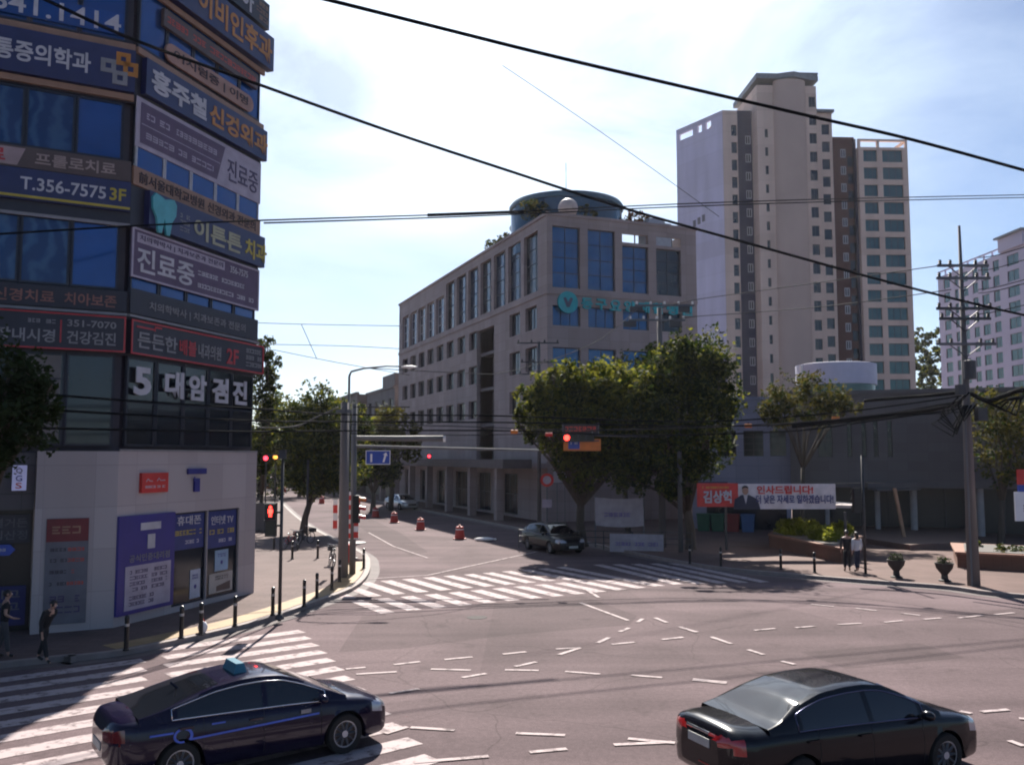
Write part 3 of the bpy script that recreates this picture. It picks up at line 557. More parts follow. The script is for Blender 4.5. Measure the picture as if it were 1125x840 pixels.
mb = MB(); wall(mb, 0, WR, 0, HZ, ops, .38)
mb.M = Matrix.Translation((0,WL,0)) @ Matrix.Rotation(-math.pi/2,4,'Z')
ops2 = []; near = [(WL-(1.9+3.6*k)-2.9, WL-(1.9+3.6*k)) for k in range(12)]
for k, (a,b) in enumerate(near):
    ops2.append((a,b,18.3,23.2 if k < 7 else 22.2))
    if k in (2,3): continue
    a, b = a+.3, b-.2
    for z in (15.3,12.0,8.7): ops2.append((a,b,z,z+(1.9 if k < 2 else 1.7)))
ops2.append((WL-16.6, WL-11.9, 4.6, 16.9))
ops2 += [(WL-6.2-6.5*k-3.6, WL-6.2-6.5*k, .3, 3.7) for k in range(6)]
wall(mb, 0, WL, 0, HZ, ops2, .4)
mb.M = Matrix.Identity(4); mb.quad((WR,0,0),(WR,20,0),(WR,20,HZ),(WR,0,HZ)); mb.quad((WR,WL,0),(0,WL,0),(0,WL,HZ-1.5),(WR,WL,HZ-1.5)); mb.quad((WR,20,0),(WR,WL,0),(WR,WL,HZ-2),(WR,20,HZ-2))
mb.build('wall', M_hst, hb)
mb = MB(); mb.box(.42,WR-.02,.42,WL-.02,22.2,22.35); mb.build('roof', mk('roof_grey', (.2,.2,.2), .9), hb)
mb = MB()                                        # ledges: cornice, course under the tall bays, parapet cap
for (x0,x1,y0,y1,z0,z1) in ((-.12,WR+.1,-.12,.4,HZ,HZ+.22),(-.12,.4,.41,WL+.1,HZ,HZ+.22),(-.1,WR,-.1,-.002,17.75,18.05),(-.1,-.002,.0,WL,17.75,18.05),(-.14,WR,-.14,-.002,4.35,4.75),(-.9,-.002,.0,WL,4.2,4.6)): mb.box(x0,x1,y0,y1,z0,z1)
mb.build('ledge', M_hst, hb)
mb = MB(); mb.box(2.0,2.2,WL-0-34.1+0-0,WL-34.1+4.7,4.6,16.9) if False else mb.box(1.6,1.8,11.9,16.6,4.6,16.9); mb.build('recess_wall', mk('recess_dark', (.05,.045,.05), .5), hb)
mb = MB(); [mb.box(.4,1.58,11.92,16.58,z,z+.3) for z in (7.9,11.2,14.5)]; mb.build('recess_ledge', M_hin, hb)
fr, fl = ((0,0),0.0), ((0,WL),-math.pi/2)
for i, (a,b) in enumerate(bays):
    window(hb, fr, a, b, 18.3, 22.15 if i > 1 else 23.2, .3, 2, 4, M_frame, M_wind if i == 3 else M_winh, .07)
    for z in (15.3,12.0,8.7,5.4): window(hb, fr, a, b, z, z+1.6, .3, 3 if z > 12 else 2, 1, M_frame, M_wind if i == 3 else M_winh, .06)
for k, (a,b) in enumerate(near):
    window(hb, fl, a, b, 18.3, 23.2 if k < 7 else 22.2, .32, 3, 4, M_framel if k > 6 else M_frame, M_wind if k % 3 == 0 else mk('glass_slate', (.03,.05,.085), .15, .2, .3, .4, spec=.6), .07)
    if k in (2,3): continue
    a, b = a+.3, b-.2
    for z in (15.3,12.0,8.7): window(hb, fl, a, b, z, z+(1.9 if k < 2 else 1.7), .32, 2, 1, M_frame, M_wind, .06)
for k in range(6): window(hb, fl, WL-6.2-6.5*k-3.6, WL-6.2-6.5*k, .3, 3.7, .3, 3, 2, M_frame, M_wind, .07, 'shop_window')
for y in (3.2,9.7,16.2,22.7,29.2,35.7,42.2): mb = MB(); mb.box(-3.0,-2.4,y,y+.6,0,4.2); mb.build('column', M_hst, hb)
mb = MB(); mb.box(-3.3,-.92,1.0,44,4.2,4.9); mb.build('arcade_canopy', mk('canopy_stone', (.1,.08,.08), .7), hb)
t = thing('hospital_sign', 'teal Korean hospital name with round emblem between window rows', 'sign', HF.at(0,-.02,0), AH)
x0 = HF.hit(612,325)[0]; x1 = HF.hit(634,325)[0]; mb = MB(); r = (x1-x0)/2; mb.lathe([(r,-.15),(r,0)], 28, ((x0+x1)/2,0,17.5-.35), axis='y'); mb.build('emblem_disc', M_teal, t)
mb = MB(); cx, cz = (x0+x1)/2, 17.15
mb.add([(cx-.12,-.17,cz-.4),(cx+.12,-.17,cz-.4),(cx+.42,-.17,cz+.3),(cx+.2,-.17,cz+.4),(cx,-.17,cz),(cx-.2,-.17,cz+.4),(cx-.42,-.17,cz+.3)], [(0,1,2,3,4,5,6)]); mb.build('emblem_figure', mk('emblem_dark', (.03,.05,.10), .5), t)
for i, ch in enumerate('동구요양재활병원'):
    px = 638+i*15.6; a, b = HF.hit(px,325)[0], HF.hit(px+12.3,325)[0]; text(t, ch, a, b, 16.72, 17.6, M_teal, -.02, .03, 'letter', .12)
# roof structures
ct = K+E1*3.5+E2*9.0; ct = P(622,225,78.5); t = thing('roof_drum', 'round dark blue glass drum on the hospital roof', 'roof structure', (ct.x,ct.y,22.36))
mb = MB(); mb.lathe([(4.85,0),(4.85,4.2)], 48); mb.build('glazing', mk('drum_blue', (.03,.075,.12), .25, .3, .1, .6), t, 'auto'); mb = MB(); mb.lathe([(5.0,4.2),(5.02,4.45),(4.85,4.7),(.1,5.0)], 48); mb.build('roof', mk('drum_roof', (.05,.10,.14), .4, .4), t, 'auto')
mb = MB(); [mb.box(-.04,.04,-.04,.04,0,0) for _ in ()]; mb.tube([(0,0,4.9),(0,0,8.6)], .03); mb.build('aerial', M_pole, t)
p = P(624,229,71.2); t = thing('roof_globe', 'pale round globe on the front edge of the hospital roof', 'globe', (p.x,p.y,p.z-.8)); mb = MB(); mb.ball((0,0,.8),.8,n=24,m=16); mb.build('globe', mk('globe_cream', (.5,.40,.36), .5), t, True); mb = MB(); mb.lathe([(.3,-.0),(.2,.2)],12); mb.build('base', M_pole, t)
t = thing('roof_tank', 'low grey plant box on the hospital roof to the right', 'plant box', tuple(P(718,250,74.5).xy)+(22.36,), AH); mb = MB(); mb.box(-1,1.2,-.8,.8,0,2.0); mb.box(-.7,.8,-.5,.5,2.0,2.4); mb.build('casing', mk('tank_grey', (.33,.34,.38), .5), t); mb = MB(); mb.box(1.2,1.6,-.3,.3,.2,1.2); mb.build('duct', M_pole, t)

for i,(u,v,Y,rr,lab) in enumerate(((590,228,74,1.3,'dark bushy shrub on the hospital roof by the globe'),(548,266,88,1.0,'small shrub on the long roof edge of the hospital'),(640,232,74,.9,'low green shrub on the hospital roof beside the globe'),(575,246,80,1.0,'green shrub on the hospital roof at the left of the drum'),(562,258,84,.9,'second small shrub on the long roof edge of the hospital'),(697,240,74.5,1.0,'rust orange shrub on the hospital roof right of the drum'))):
    p = P(u,v,Y); ROOFSH = globals().setdefault('ROOFSH', []); ROOFSH.append((p,rr,lab,i))
# ------------------------------------------------------------------ apartment tower
M_tw = stone('tower_lavender', (.58,.56,.71), 400, 3.0, .09, .86, 0, .8, .05); M_tb = stone('tower_beige', (.64,.505,.435), 400, 3.0, .09, .84, 0, .8, .05); M_td = mk('tower_slate', (.05,.05,.085), .7); M_tbr = mk('tower_brown', (.10,.045,.04), .75); M_tg = mk('tower_taupe', (.46,.36,.32), .8, 0, .06, .15); M_cap = mk('tower_cap', (.16,.19,.22), .6)
TA = R(3); T0 = P(797,300,150); T0.z = 0; tw = thing('apartment_tower', 'tall beige apartment tower with white end wall, brown strip and teal windows', 'apartment tower', T0, TA)
TF = Face(T0, TA); X = lambda u: TF.hit(u, 300)[0]
def slab(name, u0, u1, y, ztop, mat, ops=(), depth=.25, back=11):
    a, b = X(u0), X(u1); mb = MB(); mb.M = Matrix.Translation((0,y,0)); wall(mb, a, b, 0, ztop, ops, depth)
    bk = back-y; mb.quad((a,0,0),(a,bk,0),(a,bk,ztop),(a,0,ztop)); mb.quad((b,0,0),(b,0,ztop),(b,bk,ztop),(b,bk,0)); mb.quad((a,0,ztop-.4),(b,0,ztop-.4),(b,bk,ztop-.4),(a,bk,ztop-.4)); mb.quad((a,bk,0),(b,bk,0),(b,bk,ztop),(a,bk,ztop))
    return mb.build(name, mat, tw)
def zz(v): return CAM_H+(503-v)*.1502
rows = [zz(v) for v in range(163, 440, 20)]
def col(u0, u1, rws, h): return [(X(u0),X(u1),z-h/2,z+h/2) for z in rws]
def wins(ops, y, nx, nz, fm, gm, t=.1):
    for o in ops: window(tw, ((0,0),0), *o, y, nx, nz, fm, gm, t, pane=False)
oA = col(806.5,812.5,[zz(v) for v in range(135,440,20)],1.9); slab('side_bay', 797, 813.5, 0, zz(112), M_tb, oA); 
mb = MB(); 
for o in oA: mb.quad((o[0],.2,o[2]),(o[1],.2,o[2]),(o[1],.2,o[3]),(o[0],.2,o[3]))
mb.build('bay_glazing', M_wind, tw)
oD = col(823.5,829.5,[zz(v) for v in range(144,430,21)],1.5); slab('slate_strip', 813.5, 833, .8, zz(110), M_td, oD); wins(oD, .9, 2, 1, M_framel, M_wind, .16)
oC = col(839,842.5,[zz(v) for v in range(143,430,21)],1.5); oC2 = col(888,896,[zz(v) for v in range(106,420,21)],1.8); slab('core', 831, 896.5, -2.2, zz(88), M_tb, oC+oC2, .3); wins(oC, -2.0, 1, 1, M_frame, M_wind, .1); wins(oC2, -2.0, 2, 1, M_frame, M_wind, .1)
mb = MB(); a, b = X(849), X(884); cx = (a+b)/2; rr = (b-a)/2
mb.prism([(cx+rr*math.cos(math.pi+math.pi*i/18), -2.2+1.5*math.sin(math.pi+math.pi*i/18)) for i in range(19)], 0, zz(84)); mb.build('round_bay', M_tg, tw, 'auto')
mb = MB(); mb.prism([(X(829),-3.2),(X(852),-3.2),(X(868),-4.2),(X(884),-3.2),(X(898),-2.6),(X(898),10),(X(829),10)], zz(85)+.3, zz(81)+.6); mb.box(X(864),X(897),-3,9,zz(81)+.61,zz(78)+.5); mb.build('roof', M_cap, tw)
oS = col(904,912.5,[zz(v) for v in range(135,420,20)],1.8); slab('side_core', 896.5, 915.5, -1.2, zz(116), M_tb, oS, .3); wins(oS, -1.0, 1, 1, M_frame, M_wind, .1)
mb = MB(); mb.box(X(895),X(917),-1.8,10,zz(116)+.01,zz(113)); mb.build('side_roof', M_cap, tw)
oB = col(930,936,[zz(v) for v in range(157,420,20)],1.5); slab('brown_strip', 915.5, 945.5, 1.0, zz(138), M_tbr, oB, .2); wins(oB, 1.1, 2, 1, M_framel, M_wind, .18)
for z in [zz(v) for v in range(167,420,20)]: mb = MB(); mb.M = Matrix.Translation((0,1.0,0)); mb.box(X(937.5),X(944),-.12,-.01,z-.8,z+.9); mb.build('louvre', M_wind, tw)
mb = MB(); mb.box(X(943.6),X(945.2),.2,.99,0,zz(142)); mb.build('edge_pier', M_td, tw)
oR = col(951,966,rows,2.0)+col(972,994,rows,2.1); slab('right_slab', 945.5, 1000, -.6, zz(153), M_tw if False else M_tb, oR, .35); wins(oR, -.32, 3, 1, M_frame, M_wing, .1)
mb = MB(); a, b = X(945.5), X(1000)
for q in ((a,b,zz(146),zz(143.5)),): mb.box(q[0],q[1],-.6,-.2,q[2],q[3])
for xx in (a,(a*.62+b*.38),b-.4): mb.box(xx,xx+.4,-.6,-.2,zz(153),zz(146))
mb.box(b-.4,b,-.19,10,zz(146),zz(143.5)); mb.build('parapet_rail', M_tb, tw)
mb = MB(); gx, gy = -5.6, 9.8; gl = math.hypot(gx,gy); ga = math.atan2(-gy,-gx); mb.M = Matrix.Translation((gx,gy,0)) @ Matrix.Rotation(ga,4,'Z')
zt = zz(112); gops = [(.8,4.2,zt-2.2,zt-1.1),(5.4,6.4,zt-2.2,zt-.9),(7.4,8.6,zt-2.2,zt-.9)]; wall(mb, 0, gl, 0, zt, gops, .3); mb.build('end_wall', M_tw, tw)
mb = MB(); mb.quad((gx,gy,zt-2.6),(0.1,0,zt-2.6),(8,11,zt-2.6),(3,14,zt-2.6)); mb.build('end_roof', M_tg, tw)
mb = MB(); mb.M = Matrix.Translation((gx,gy,0)) @ Matrix.Rotation(ga,4,'Z'); 
for i in range(3): mb.box(3.9+i*1.1, 4.6+i*1.1, -.05, -.01, zz(236)+i*.25, zz(228)+i*.25); 
mb.build('block_number', mk('number_grey', (.17,.16,.19), .7), tw)
# second apartment slab at right
q0, q1 = P(1030,300,200), P(1128,300,168); q0.z = q1.z = 0; dd = q1-q0; a = math.atan2(dd.y,dd.x); W_ = dd.length
t = thing('apartment_block', 'pale lavender apartment block with teal windows at the right edge', 'apartment block', q0, a); BF = Face(q0, a)
M_ab = mk('block_lavender', (.44,.43,.56), .8, 0, .06, .15); rw = [43.0-3.05*i for i in range(9)]; us = [(1038,1045),(1050,1054),(1058,1065),(1070,1076),(1080,1088),(1093,1100)]
ops = []; 
for (u0,u1) in us:
    for z in rw: ops.append((BF.hit(u0,350)[0],BF.hit(u1,350)[0],z-1.1,z+1.0))
for z in rw: ops.append((BF.hit(1109,350)[0],BF.hit(1122,350)[0],z-1.1,z+1.0))
H2 = 46.2; mb = MB(); wall(mb, 0, W_, 0, H2-1.2, ops, .3); mb.quad((0,0,0),(0,0,H2-1.2),(0,12,H2-1.2),(0,12,0)); mb.quad((W_,0,0),(W_,12,0),(W_,12,H2),(W_,0,H2)); mb.quad((0,0,H2-1.6),(W_,0,H2-1.6),(W_,12,H2-1.6),(0,12,H2-1.6)); mb.build('wall', M_ab, t)
for o in ops: window(t, ((0,0),0), *o, .2, 2, 1, M_frame, M_wing, .1, pane=False)
xe = BF.hit(1103,350)[0]; mb = MB(); mb.box(0,xe,0,.25,H2-.3,H2); [mb.box(x,x+.3,0,.25,H2-1.2,H2-.31) for x in np.linspace(0,xe-.3,9)]; mb.build('roof_railing', M_ab, t)
mb = MB(); mb.box(xe,W_+.1,-.6,11,H2-1.19,H2+1.4); mb.build('stair_head', M_ab, t); mb = MB(); mb.box(xe-.5,W_+.6,-1.2,11.5,H2+1.41,H2+1.8); mb.build('roof', M_cap, t)

# ------------------------------------------------------------------ stone hall on the right, its lower wing and the rounded pavilion
M_hs = stone('hall_stone', (.125,.115,.12), 1.2, .6, .09, .75, 0, .75, .015); M_hw = stone('wing_panel', (.24,.25,.34), 1.5, .9, .05, .7, 0, .5, .02); M_hd = mk('hall_dark', (.012,.012,.014), .35)
H0 = P(868,500,60.5); H0.z = 0; H1 = P(1215,500,55); H1.z = 0; dd = H1-H0; a = math.atan2(dd.y,dd.x); HLF = Face(H0,a); WH = dd.length
t = thing('stone_hall', 'low grey stone hall with slit windows above a dark pillared entrance', 'building', H0, a)
hx = lambda u, v=500: HLF.hit(u,v)[0]; hz = lambda u, v: HLF.hit(u,v)[1]
sl_ = [(hx(u0),hx(u0+5.5),hz(u0,502),hz(u0,462)) for u0 in (931,947,960,975.5)]+[(hx(899),hx(915),hz(905,502),hz(905,464))]
mb = MB(); wall(mb, 0, WH, 3.1, 9.15, sl_, .35); mb.quad((0,0,3.1),(0,0,9.15),(0,14,9.15),(0,14,3.1)); mb.quad((0,0,3.1),(0,14,3.1),(WH,14,3.1),(WH,0,3.1)); mb.quad((0,0.01,9.0),(WH,0.01,9.0),(WH,14,9.0),(0,14,9.0)); mb.quad((WH,0,3.1),(WH,14,3.1),(WH,14,9.15),(WH,0,9.15)); mb.build('wall', M_hs, t)
for o in sl_: window(t, ((0,0),0), *o, .28, 1 if o[1]-o[0] < .6 else 2, 2, M_frame, M_wind, .05)
mb = MB(); mb.box(0,WH,-.12,.3,9.151,9.4); mb.build('coping', M_hs, t)
mb = MB(); mb.box(-.0,WH,3.2,3.5,0,3.08); mb.build('entrance_glazing', M_hd, t)
for u0,u1 in ((999,1007),(1072,1081),(905,910),(960,966),(1150,1160)):
    mb = MB(); mb.lathe([((hx(u1)-hx(u0))/2,0),((hx(u1)-hx(u0))/2,3.09)],18,((hx(u0)+hx(u1))/2,.6,0)); mb.build('pillar', mk('pillar_stone', (.30,.28,.28), .7), t, 'auto')
for i in range(10):
    xx = hx(915)+i*1.75; mb = MB(); mb.box(xx,xx+.07,3.08,3.19,0,3.05); mb.build('mullion', M_frame, t)
mb = MB(); mb.prism([(hx(951),-1.6),(hx(1030),-.01),(hx(951),-.01)], 3.12, 3.5); mb.prism([(hx(958),-3.2),(hx(975),-2.2),(hx(1010),-.3),(hx(951),-.3)], 2.98, 3.1); mb.build('entrance_canopy', M_hs, t)
t = thing('panel_wing', 'pale blue panelled wing with square windows beside the stone hall', 'building', P(760,500,64).xy.to_3d(), a)
WF = Face(P(760,500,64).xy.to_3d(), a); wx = lambda u: WF.hit(u,500)[0]; wz = lambda v: WF.hit(820,v)[1]
ops = [(wx(a_),wx(b_),wz(501),wz(473)) for a_,b_ in ((788,809),(817,839),(846,864))]; W_ = wx(868)
mb = MB(); wall(mb, 0, W_, 0, 9.0, ops+[(wx(775),W_-.3,.1,wz(533))], .3); mb.quad((0,0,8.8),(W_,0,8.8),(W_,12,8.8),(0,12,8.8)); mb.quad((0,0,0),(0,0,9),(0,12,9),(0,12,0)); mb.build('wall', M_hw, t)
for o in ops: window(t, ((0,0),0), *o, .2, 2, 4, M_frame, M_wind, .06)
mb = MB(); mb.box(-.1,W_,-.1,-.003,wz(448),wz(442)); mb.box(-.1,W_,-.15,-.003,9.0,9.2); mb.build('cornice', M_hw, t); mb = MB(); mb.box(wx(775),W_-.3,.25,.3,.1,wz(533)); mb.build('shop_glazing', M_wind, t)
mb = MB(); mb.box(wx(762),wx(800),-1.0,-.2,wz(536),wz(529)); mb.build('awning', M_navy, t)
for i,(u0,m) in enumerate(((775,'bin_green'),(790,'bin_green'),(806,'crate_red'),(822,'booth_blue'))):
    c = {'bin_green':(.02,.10,.06),'crate_red':(.22,.03,.03),'booth_blue':(.03,.10,.25)}[m]; p = WF.at(wx(u0),-1.9,0)
    q = thing('recycling_bin', ['green recycling bin at the left of the row under the banner','green recycling bin second in the row under the banner','dull red bin under the banner between green and blue bins','blue bin under the banner below the printed portrait'][i], 'bin', (p.x,p.y,SW), a)
    mb = MB(); mb.add([(-.36,-.3,0),(.36,-.3,0),(.36,.3,0),(-.36,.3,0),(-.42,-.36,1.05),(.42,-.36,1.05),(.42,.36,1.05),(-.42,.36,1.05)], [(0,3,2,1),(4,5,6,7),(0,1,5,4),(1,2,6,5),(2,3,7,6),(3,0,4,7)]); mb.build('bin_body', mk(m, c, .5), q); mb = MB(); mb.box(-.45,.45,-.4,.38,1.052,1.16); mb.box(-.2,.2,-.46,-.401,1.07,1.12); mb.build('lid', mk(m, c), q)
p = P(934,420,80); t = thing('round_pavilion', 'white rounded pavilion with glass band behind the stone hall', 'building', (p.x,p.y+3.5,0)); rr = 3.5
mb = MB(); mb.lathe([(rr,0),(rr,9.2),(rr-.05,9.21)],40); mb.build('base_wall', M_hs, t, 'auto'); mb = MB(); mb.lathe([(rr-.12,9.2),(rr-.12,11.6)],40); mb.build('glazing', M_wing, t, 'auto'); mb = MB(); mb.lathe([(rr+.05,11.6),(rr+.05,13.5),(rr-.2,13.55)],40); mb.build('roof_band', mk('pavilion_white', (.42,.43,.56), .5, 0, .04), t, 'auto')
mb = MB(); mb.tube([(-3.45,-1.0,9),(-3.45,-1.0,13.4)],.16); mb.build('white_pillar', M_white, t)
# ------------------------------------------------------------------ other buildings up the side street
for (s0,s1,off,h,lab,c) in ((48,64,0,13.9,'plain grey building beyond the hospital on the side street',(.16,.14,.14)),(66,84,-1,14.2,'dim taupe building second beyond the hospital on the side street',(.15,.12,.115)),(88,118,-2,11.5,'low dark building far up the side street',(.10,.09,.09))):
    b0 = K+E2*s1+E1*off; f = Face(b0, AH-math.pi/2); t = thing('street_building', lab, 'building', b0, AH-math.pi/2); W_ = s1-s0; n_ = int(W_/4); ops = [(W_*(i+.25)/n_, W_*(i+.75)/n_, z, z+1.7) for i in range(n_) for z in np.arange(4.6, h-2, 3.2)]
    m = stone('street_wall_%d' % s0, c, 1.2, .6, .1, .8); mb = MB(); wall(mb,0,W_,0,h,ops,.25); mb.quad((W_,0,0),(W_,12,0),(W_,12,h),(W_,0,h)); mb.quad((0,0,0),(0,0,h),(0,12,h),(0,12,0)); mb.quad((0,0,h-.3),(W_,0,h-.3),(W_,12,h-.3),(0,12,h-.3)); mb.build('wall', m, t)
    for o in ops: window(t, ((0,0),0), *o, .18, 2, 1, M_frame, M_wind, .07)
    mb = MB(); mb.box(-.1,W_+.1,-.2,.3,h,h+.3); mb.build('coping', m, t)
    mb = MB(); mb.box(.5,W_-.5,-.08,-.01,.2,3.0); mb.box(0,W_,-.9,-.02,3.2,3.5,1); mb.build('shop_front', [M_hd, m], t)
    if s0 == 48: mb = MB(); mb.prism([(1,2),(8,2),(8,9),(1,9)], h+.31, h+2.6); mb.build('stair_head', m, t)
b0 = Vector((-42,168,0)); t = thing('far_building', 'small grey building closing the far end of the side street', 'building', b0, R(-8)); mb = MB(); ops = [(2+4*i,4.2+4*i,z,z+1.6) for i in range(4) for z in (1.0,4.4)]; wall(mb,0,20,0,8,ops,.2); mb.quad((20,0,0),(20,8,0),(20,8,8),(20,0,8)); mb.quad((0,0,7.9),(20,0,7.9),(20,8,7.9),(0,8,7.9)); mb.build('wall', mk('far_wall', (.16,.15,.15), .8), t)
for o in ops: window(t, ((0,0),0), *o, .15, 2, 1, M_frame, M_wind, .07, pane=False)

# ------------------------------------------------------------------ trees and planting
def leaves(lobes, n, size, mats, seed=0, droop=.25, name='crown', parent=None, flat=.85, clump=34):
    g = np.random.default_rng(seed); wv = np.array([l[3]**2 for l in lobes]); wv /= wv.sum(); nc = max(1, n//clump)
    idx = g.choice(len(lobes), nc, p=wv); L_ = np.array(lobes)[idx]
    d = g.normal(size=(nc,3)); d /= np.linalg.norm(d,axis=1)[:,None]; rad = g.uniform(.35,1.06,nc)**.6
    cc = L_[:,:3]+d*(rad*L_[:,3])[:,None]*np.array([1,1,flat])
    cr_ = g.uniform(.22,.5,nc)*np.clip(L_[:,3],.5,1.8)
    k = np.repeat(np.arange(nc), clump); m = len(k)
    q = g.normal(size=(m,3)); q /= np.linalg.norm(q,axis=1)[:,None]; c = cc[k]+q*(cr_[k]*g.uniform(.2,1,m)**.5)[:,None]
    a = g.normal(size=(m,3)); a[:,2] *= .6; a /= np.linalg.norm(a,axis=1)[:,None]; a[:,2] -= droop; b = np.cross(a, g.normal(size=(m,3))); b /= np.linalg.norm(b,axis=1)[:,None]
    s = size*g.uniform(.6,1.3,m)[:,None]; a = a*s; b = b*s*.55
    v = np.stack([c-a*.5, c+b*.5, c+a*.6, c-b*.5], 1).reshape(-1,3)
    me = bpy.data.meshes.new(name); me.vertices.add(4*m); me.vertices.foreach_set('co', v.ravel().astype(np.float32)); me.loops.add(4*m); me.loops.foreach_set('vertex_index', np.arange(4*m, dtype=np.int32)); me.polygons.add(m); me.polygons.foreach_set('loop_start', np.arange(0,4*m,4,dtype=np.int32))
    for q in mats: me.materials.append(q)
    mi = (g.random(m) < .35).astype(np.int32) if len(mats) > 1 else np.zeros(m, np.int32); me.polygons.foreach_set('material_index', mi)
    me.update(); me.validate(); o = bpy.data.objects.new(name, me); COL.objects.link(o); o.parent = parent; return o
def tree(name, label, base, lobes, n, size, mats, r=.2, seed=0, fork=.45, group=None, z0=SW):
    base = Vector((base[0],base[1],z0)); t = thing(name, label, 'tree', base, 0, group); lb = [(l[0]-base.x,l[1]-base.y,l[2]-z0,l[3]) for l in lobes]
    cx = sum(l[0] for l in lb)/len(lb); cy = sum(l[1] for l in lb)/len(lb); zm = min(l[2] for l in lb); g = random.Random(seed)
    top = Vector((cx*.35, cy*.35, max(1.8, zm*fork*1.3))); mb = MB(); mid = top*.5+Vector((g.uniform(-.12,.12),g.uniform(-.12,.12),0))
    mb.tube([(0,0,-.05),(0,0,.12),mid,top], [r*1.45,r*1.1,r*.95,r*.8], 10); mb.build('trunk', M_bark, t, True)
    mb = MB()
    for l in lb:
        e = Vector(l[:3]); m1 = top.lerp(e,.5)+Vector((g.uniform(-.3,.3),g.uniform(-.3,.3),.2)); mb.tube([top-Vector((0,0,.2)),m1,e], [r*.55,r*.32,r*.1], 6)
        for j in range(3):
            q = e+Vector((g.uniform(-1,1),g.uniform(-1,1),g.uniform(-.3,.8)))*l[3]*.8; mb.tube([m1.lerp(e,.5),e.lerp(q,.5)+Vector((0,0,.1)),q], [r*.2,r*.12,r*.03], 5)
    mb.build('limbs', M_bark, t, True); leaves(lb, n, size, mats, seed, parent=t); return t
for (p,rr,lab,i) in ROOFSH:
    t = thing('roof_shrub', lab, 'shrub', (p.x,p.y,22.36)); h = p.z-22.36; leaves([(0,0,h,rr*.75),(rr*.7,0,h-.3,rr*.55),(-rr*.7,.2,h-.3,rr*.6)], 900, .22, [mk('leaf_rust',(.22,.07,.03),.8), M_leafd] if 'rust' in lab else [M_leafy, M_leafd], 60+i, name='foliage', parent=t); mb = MB(); mb.tube([(0,0,0),(0,0,h)],.06,6); mb.build('stem', M_bark, t)
def lob(*a): return [tuple(P(u,v,Y))+(r,) for u,v,Y,r in a]
tree('street_tree', 'wide green tree with a low flat crown in front of the hospital', P(640,560,51.6).xy, lob((592,438,50,1.2),(612,426,50,1.4),(635,424,50.5,1.6),(660,426,50,1.8),(600,452,50,1.4),(630,452,50,1.9),(660,455,50,2.0),(690,432,51,1.7),(590,468,50,1.0),(615,478,50,1.3),(645,480,50,1.7),(578,452,50,.7),(672,488,50,1.6),(700,465,50.5,1.6),(640,500,50.5,1.3),(700,495,50,1.4),(622,500,50.5,.9),(572,470,50,.5),(584,428,50,.6),(628,412,50,.7),(656,410,50,.6),(606,414,50,.5),(650,515,50,1.2),(680,512,50,1.3),(628,518,50,.7)), 26000, .25, [M_leaf, M_leafd], .26, 1)
tree('street_tree', 'taller darker tree at the right end of the tree group near the stone hall', P(758,560,49.5).xy, lob((768,398,49,1.8),(745,412,49,2.0),(783,425,48.5,1.6),(735,448,48.5,2.0),(768,455,48.5,1.9),(718,425,49,1.6),(792,402,48.5,.9),(705,470,49,1.6),(752,388,49.5,1.1),(728,490,48.5,1.5),(778,485,48.5,1.3),(755,510,48.5,1.2),(710,510,49,1.2),(740,530,48.5,.9),(795,450,48.5,.8),(725,520,48.5,1.2),(772,515,48.5,.9),(690,525,49,1.0)), 24000, .25, [M_leafd, M_leaf], .27, 2)
tree('street_tree', 'small dark tree between the hospital wall and the wide tree', P(690,560,60).xy, lob((690,408,60,1.4),(665,415,60,1.2),(715,402,60,1.4),(690,450,60,2.0),(660,455,60,1.8),(640,500,60,1.6),(700,500,60,2.0)), 8000, .28, [M_leafd, M_leaf], .2, 3)
tree('street_tree', 'bushy dark street tree behind the twin utility poles', P(333,575,60).xy, lob((345,445,60,1.5),(325,465,60,1.5),(365,460,60,1.7),(345,485,60,2.0),(320,492,60,1.3),(372,490,60,1.5),(390,460,61,1.1),(350,510,60,1.6),(400,475,61,.9),(330,515,60,1.2),(380,515,61,1.4),(340,525,60,1.3),(360,525,60,1.2)), 19000, .26, [M_leafd, M_leaf], .22, 4)
tree('street_tree', 'slender tree rising beside the clinic wall edge', P(286,560,62).xy, lob((291,382,62,.75),(296,396,62,.7),(289,412,62,.9),(300,425,62,.55),(291,440,62,1.0),(296,462,62,1.0),(287,482,62,1.1),(292,500,62,1.0),(285,515,62,.8)), 7500, .24, [M_leafd, M_leaf], .16, 5)
tree('street_tree', 'sparse olive tree in front of the panelled wing roof', P(880,560,56).xy, lob((848,442,56,1.2),(870,432,56,1.4),(895,432,56,1.4),(918,438,56,1.2),(858,455,56,.9),(900,452,56,1.0),(935,445,56,.7),(880,450,55.5,1.2),(850,455,55.5,1.0),(915,452,56,1.0)), 5200, .22, [M_leafy, M_leafd], .15, 6)
tree('street_tree', 'dull olive tree against the stone hall beyond the big pole', P(1098,560,52).xy, lob((1090,445,52,1.4),(1110,455,52,1.6),(1092,480,52,1.4),(1120,490,52,1.6),(1085,505,52,1.1),(1105,515,52,1.2),(1130,450,52,1.4)), 4600, .22, [M_leafy, M_leafd], .18, 7)
tree('street_tree', 'black leafy branches hanging in at the left edge before the clinic', (-13.0,21.7), lob((-20,420,20.5,1.2),(8,415,20.5,.75),(20,440,20.5,.75),(35,425,20.5,.5),(15,470,20.5,.8),(45,450,20.6,.42),(-25,470,20.5,1.2),(35,478,20.6,.5),(0,498,20.5,.5),(55,430,20.6,.25)), 6500, .16, [M_leafd], .15, 8)
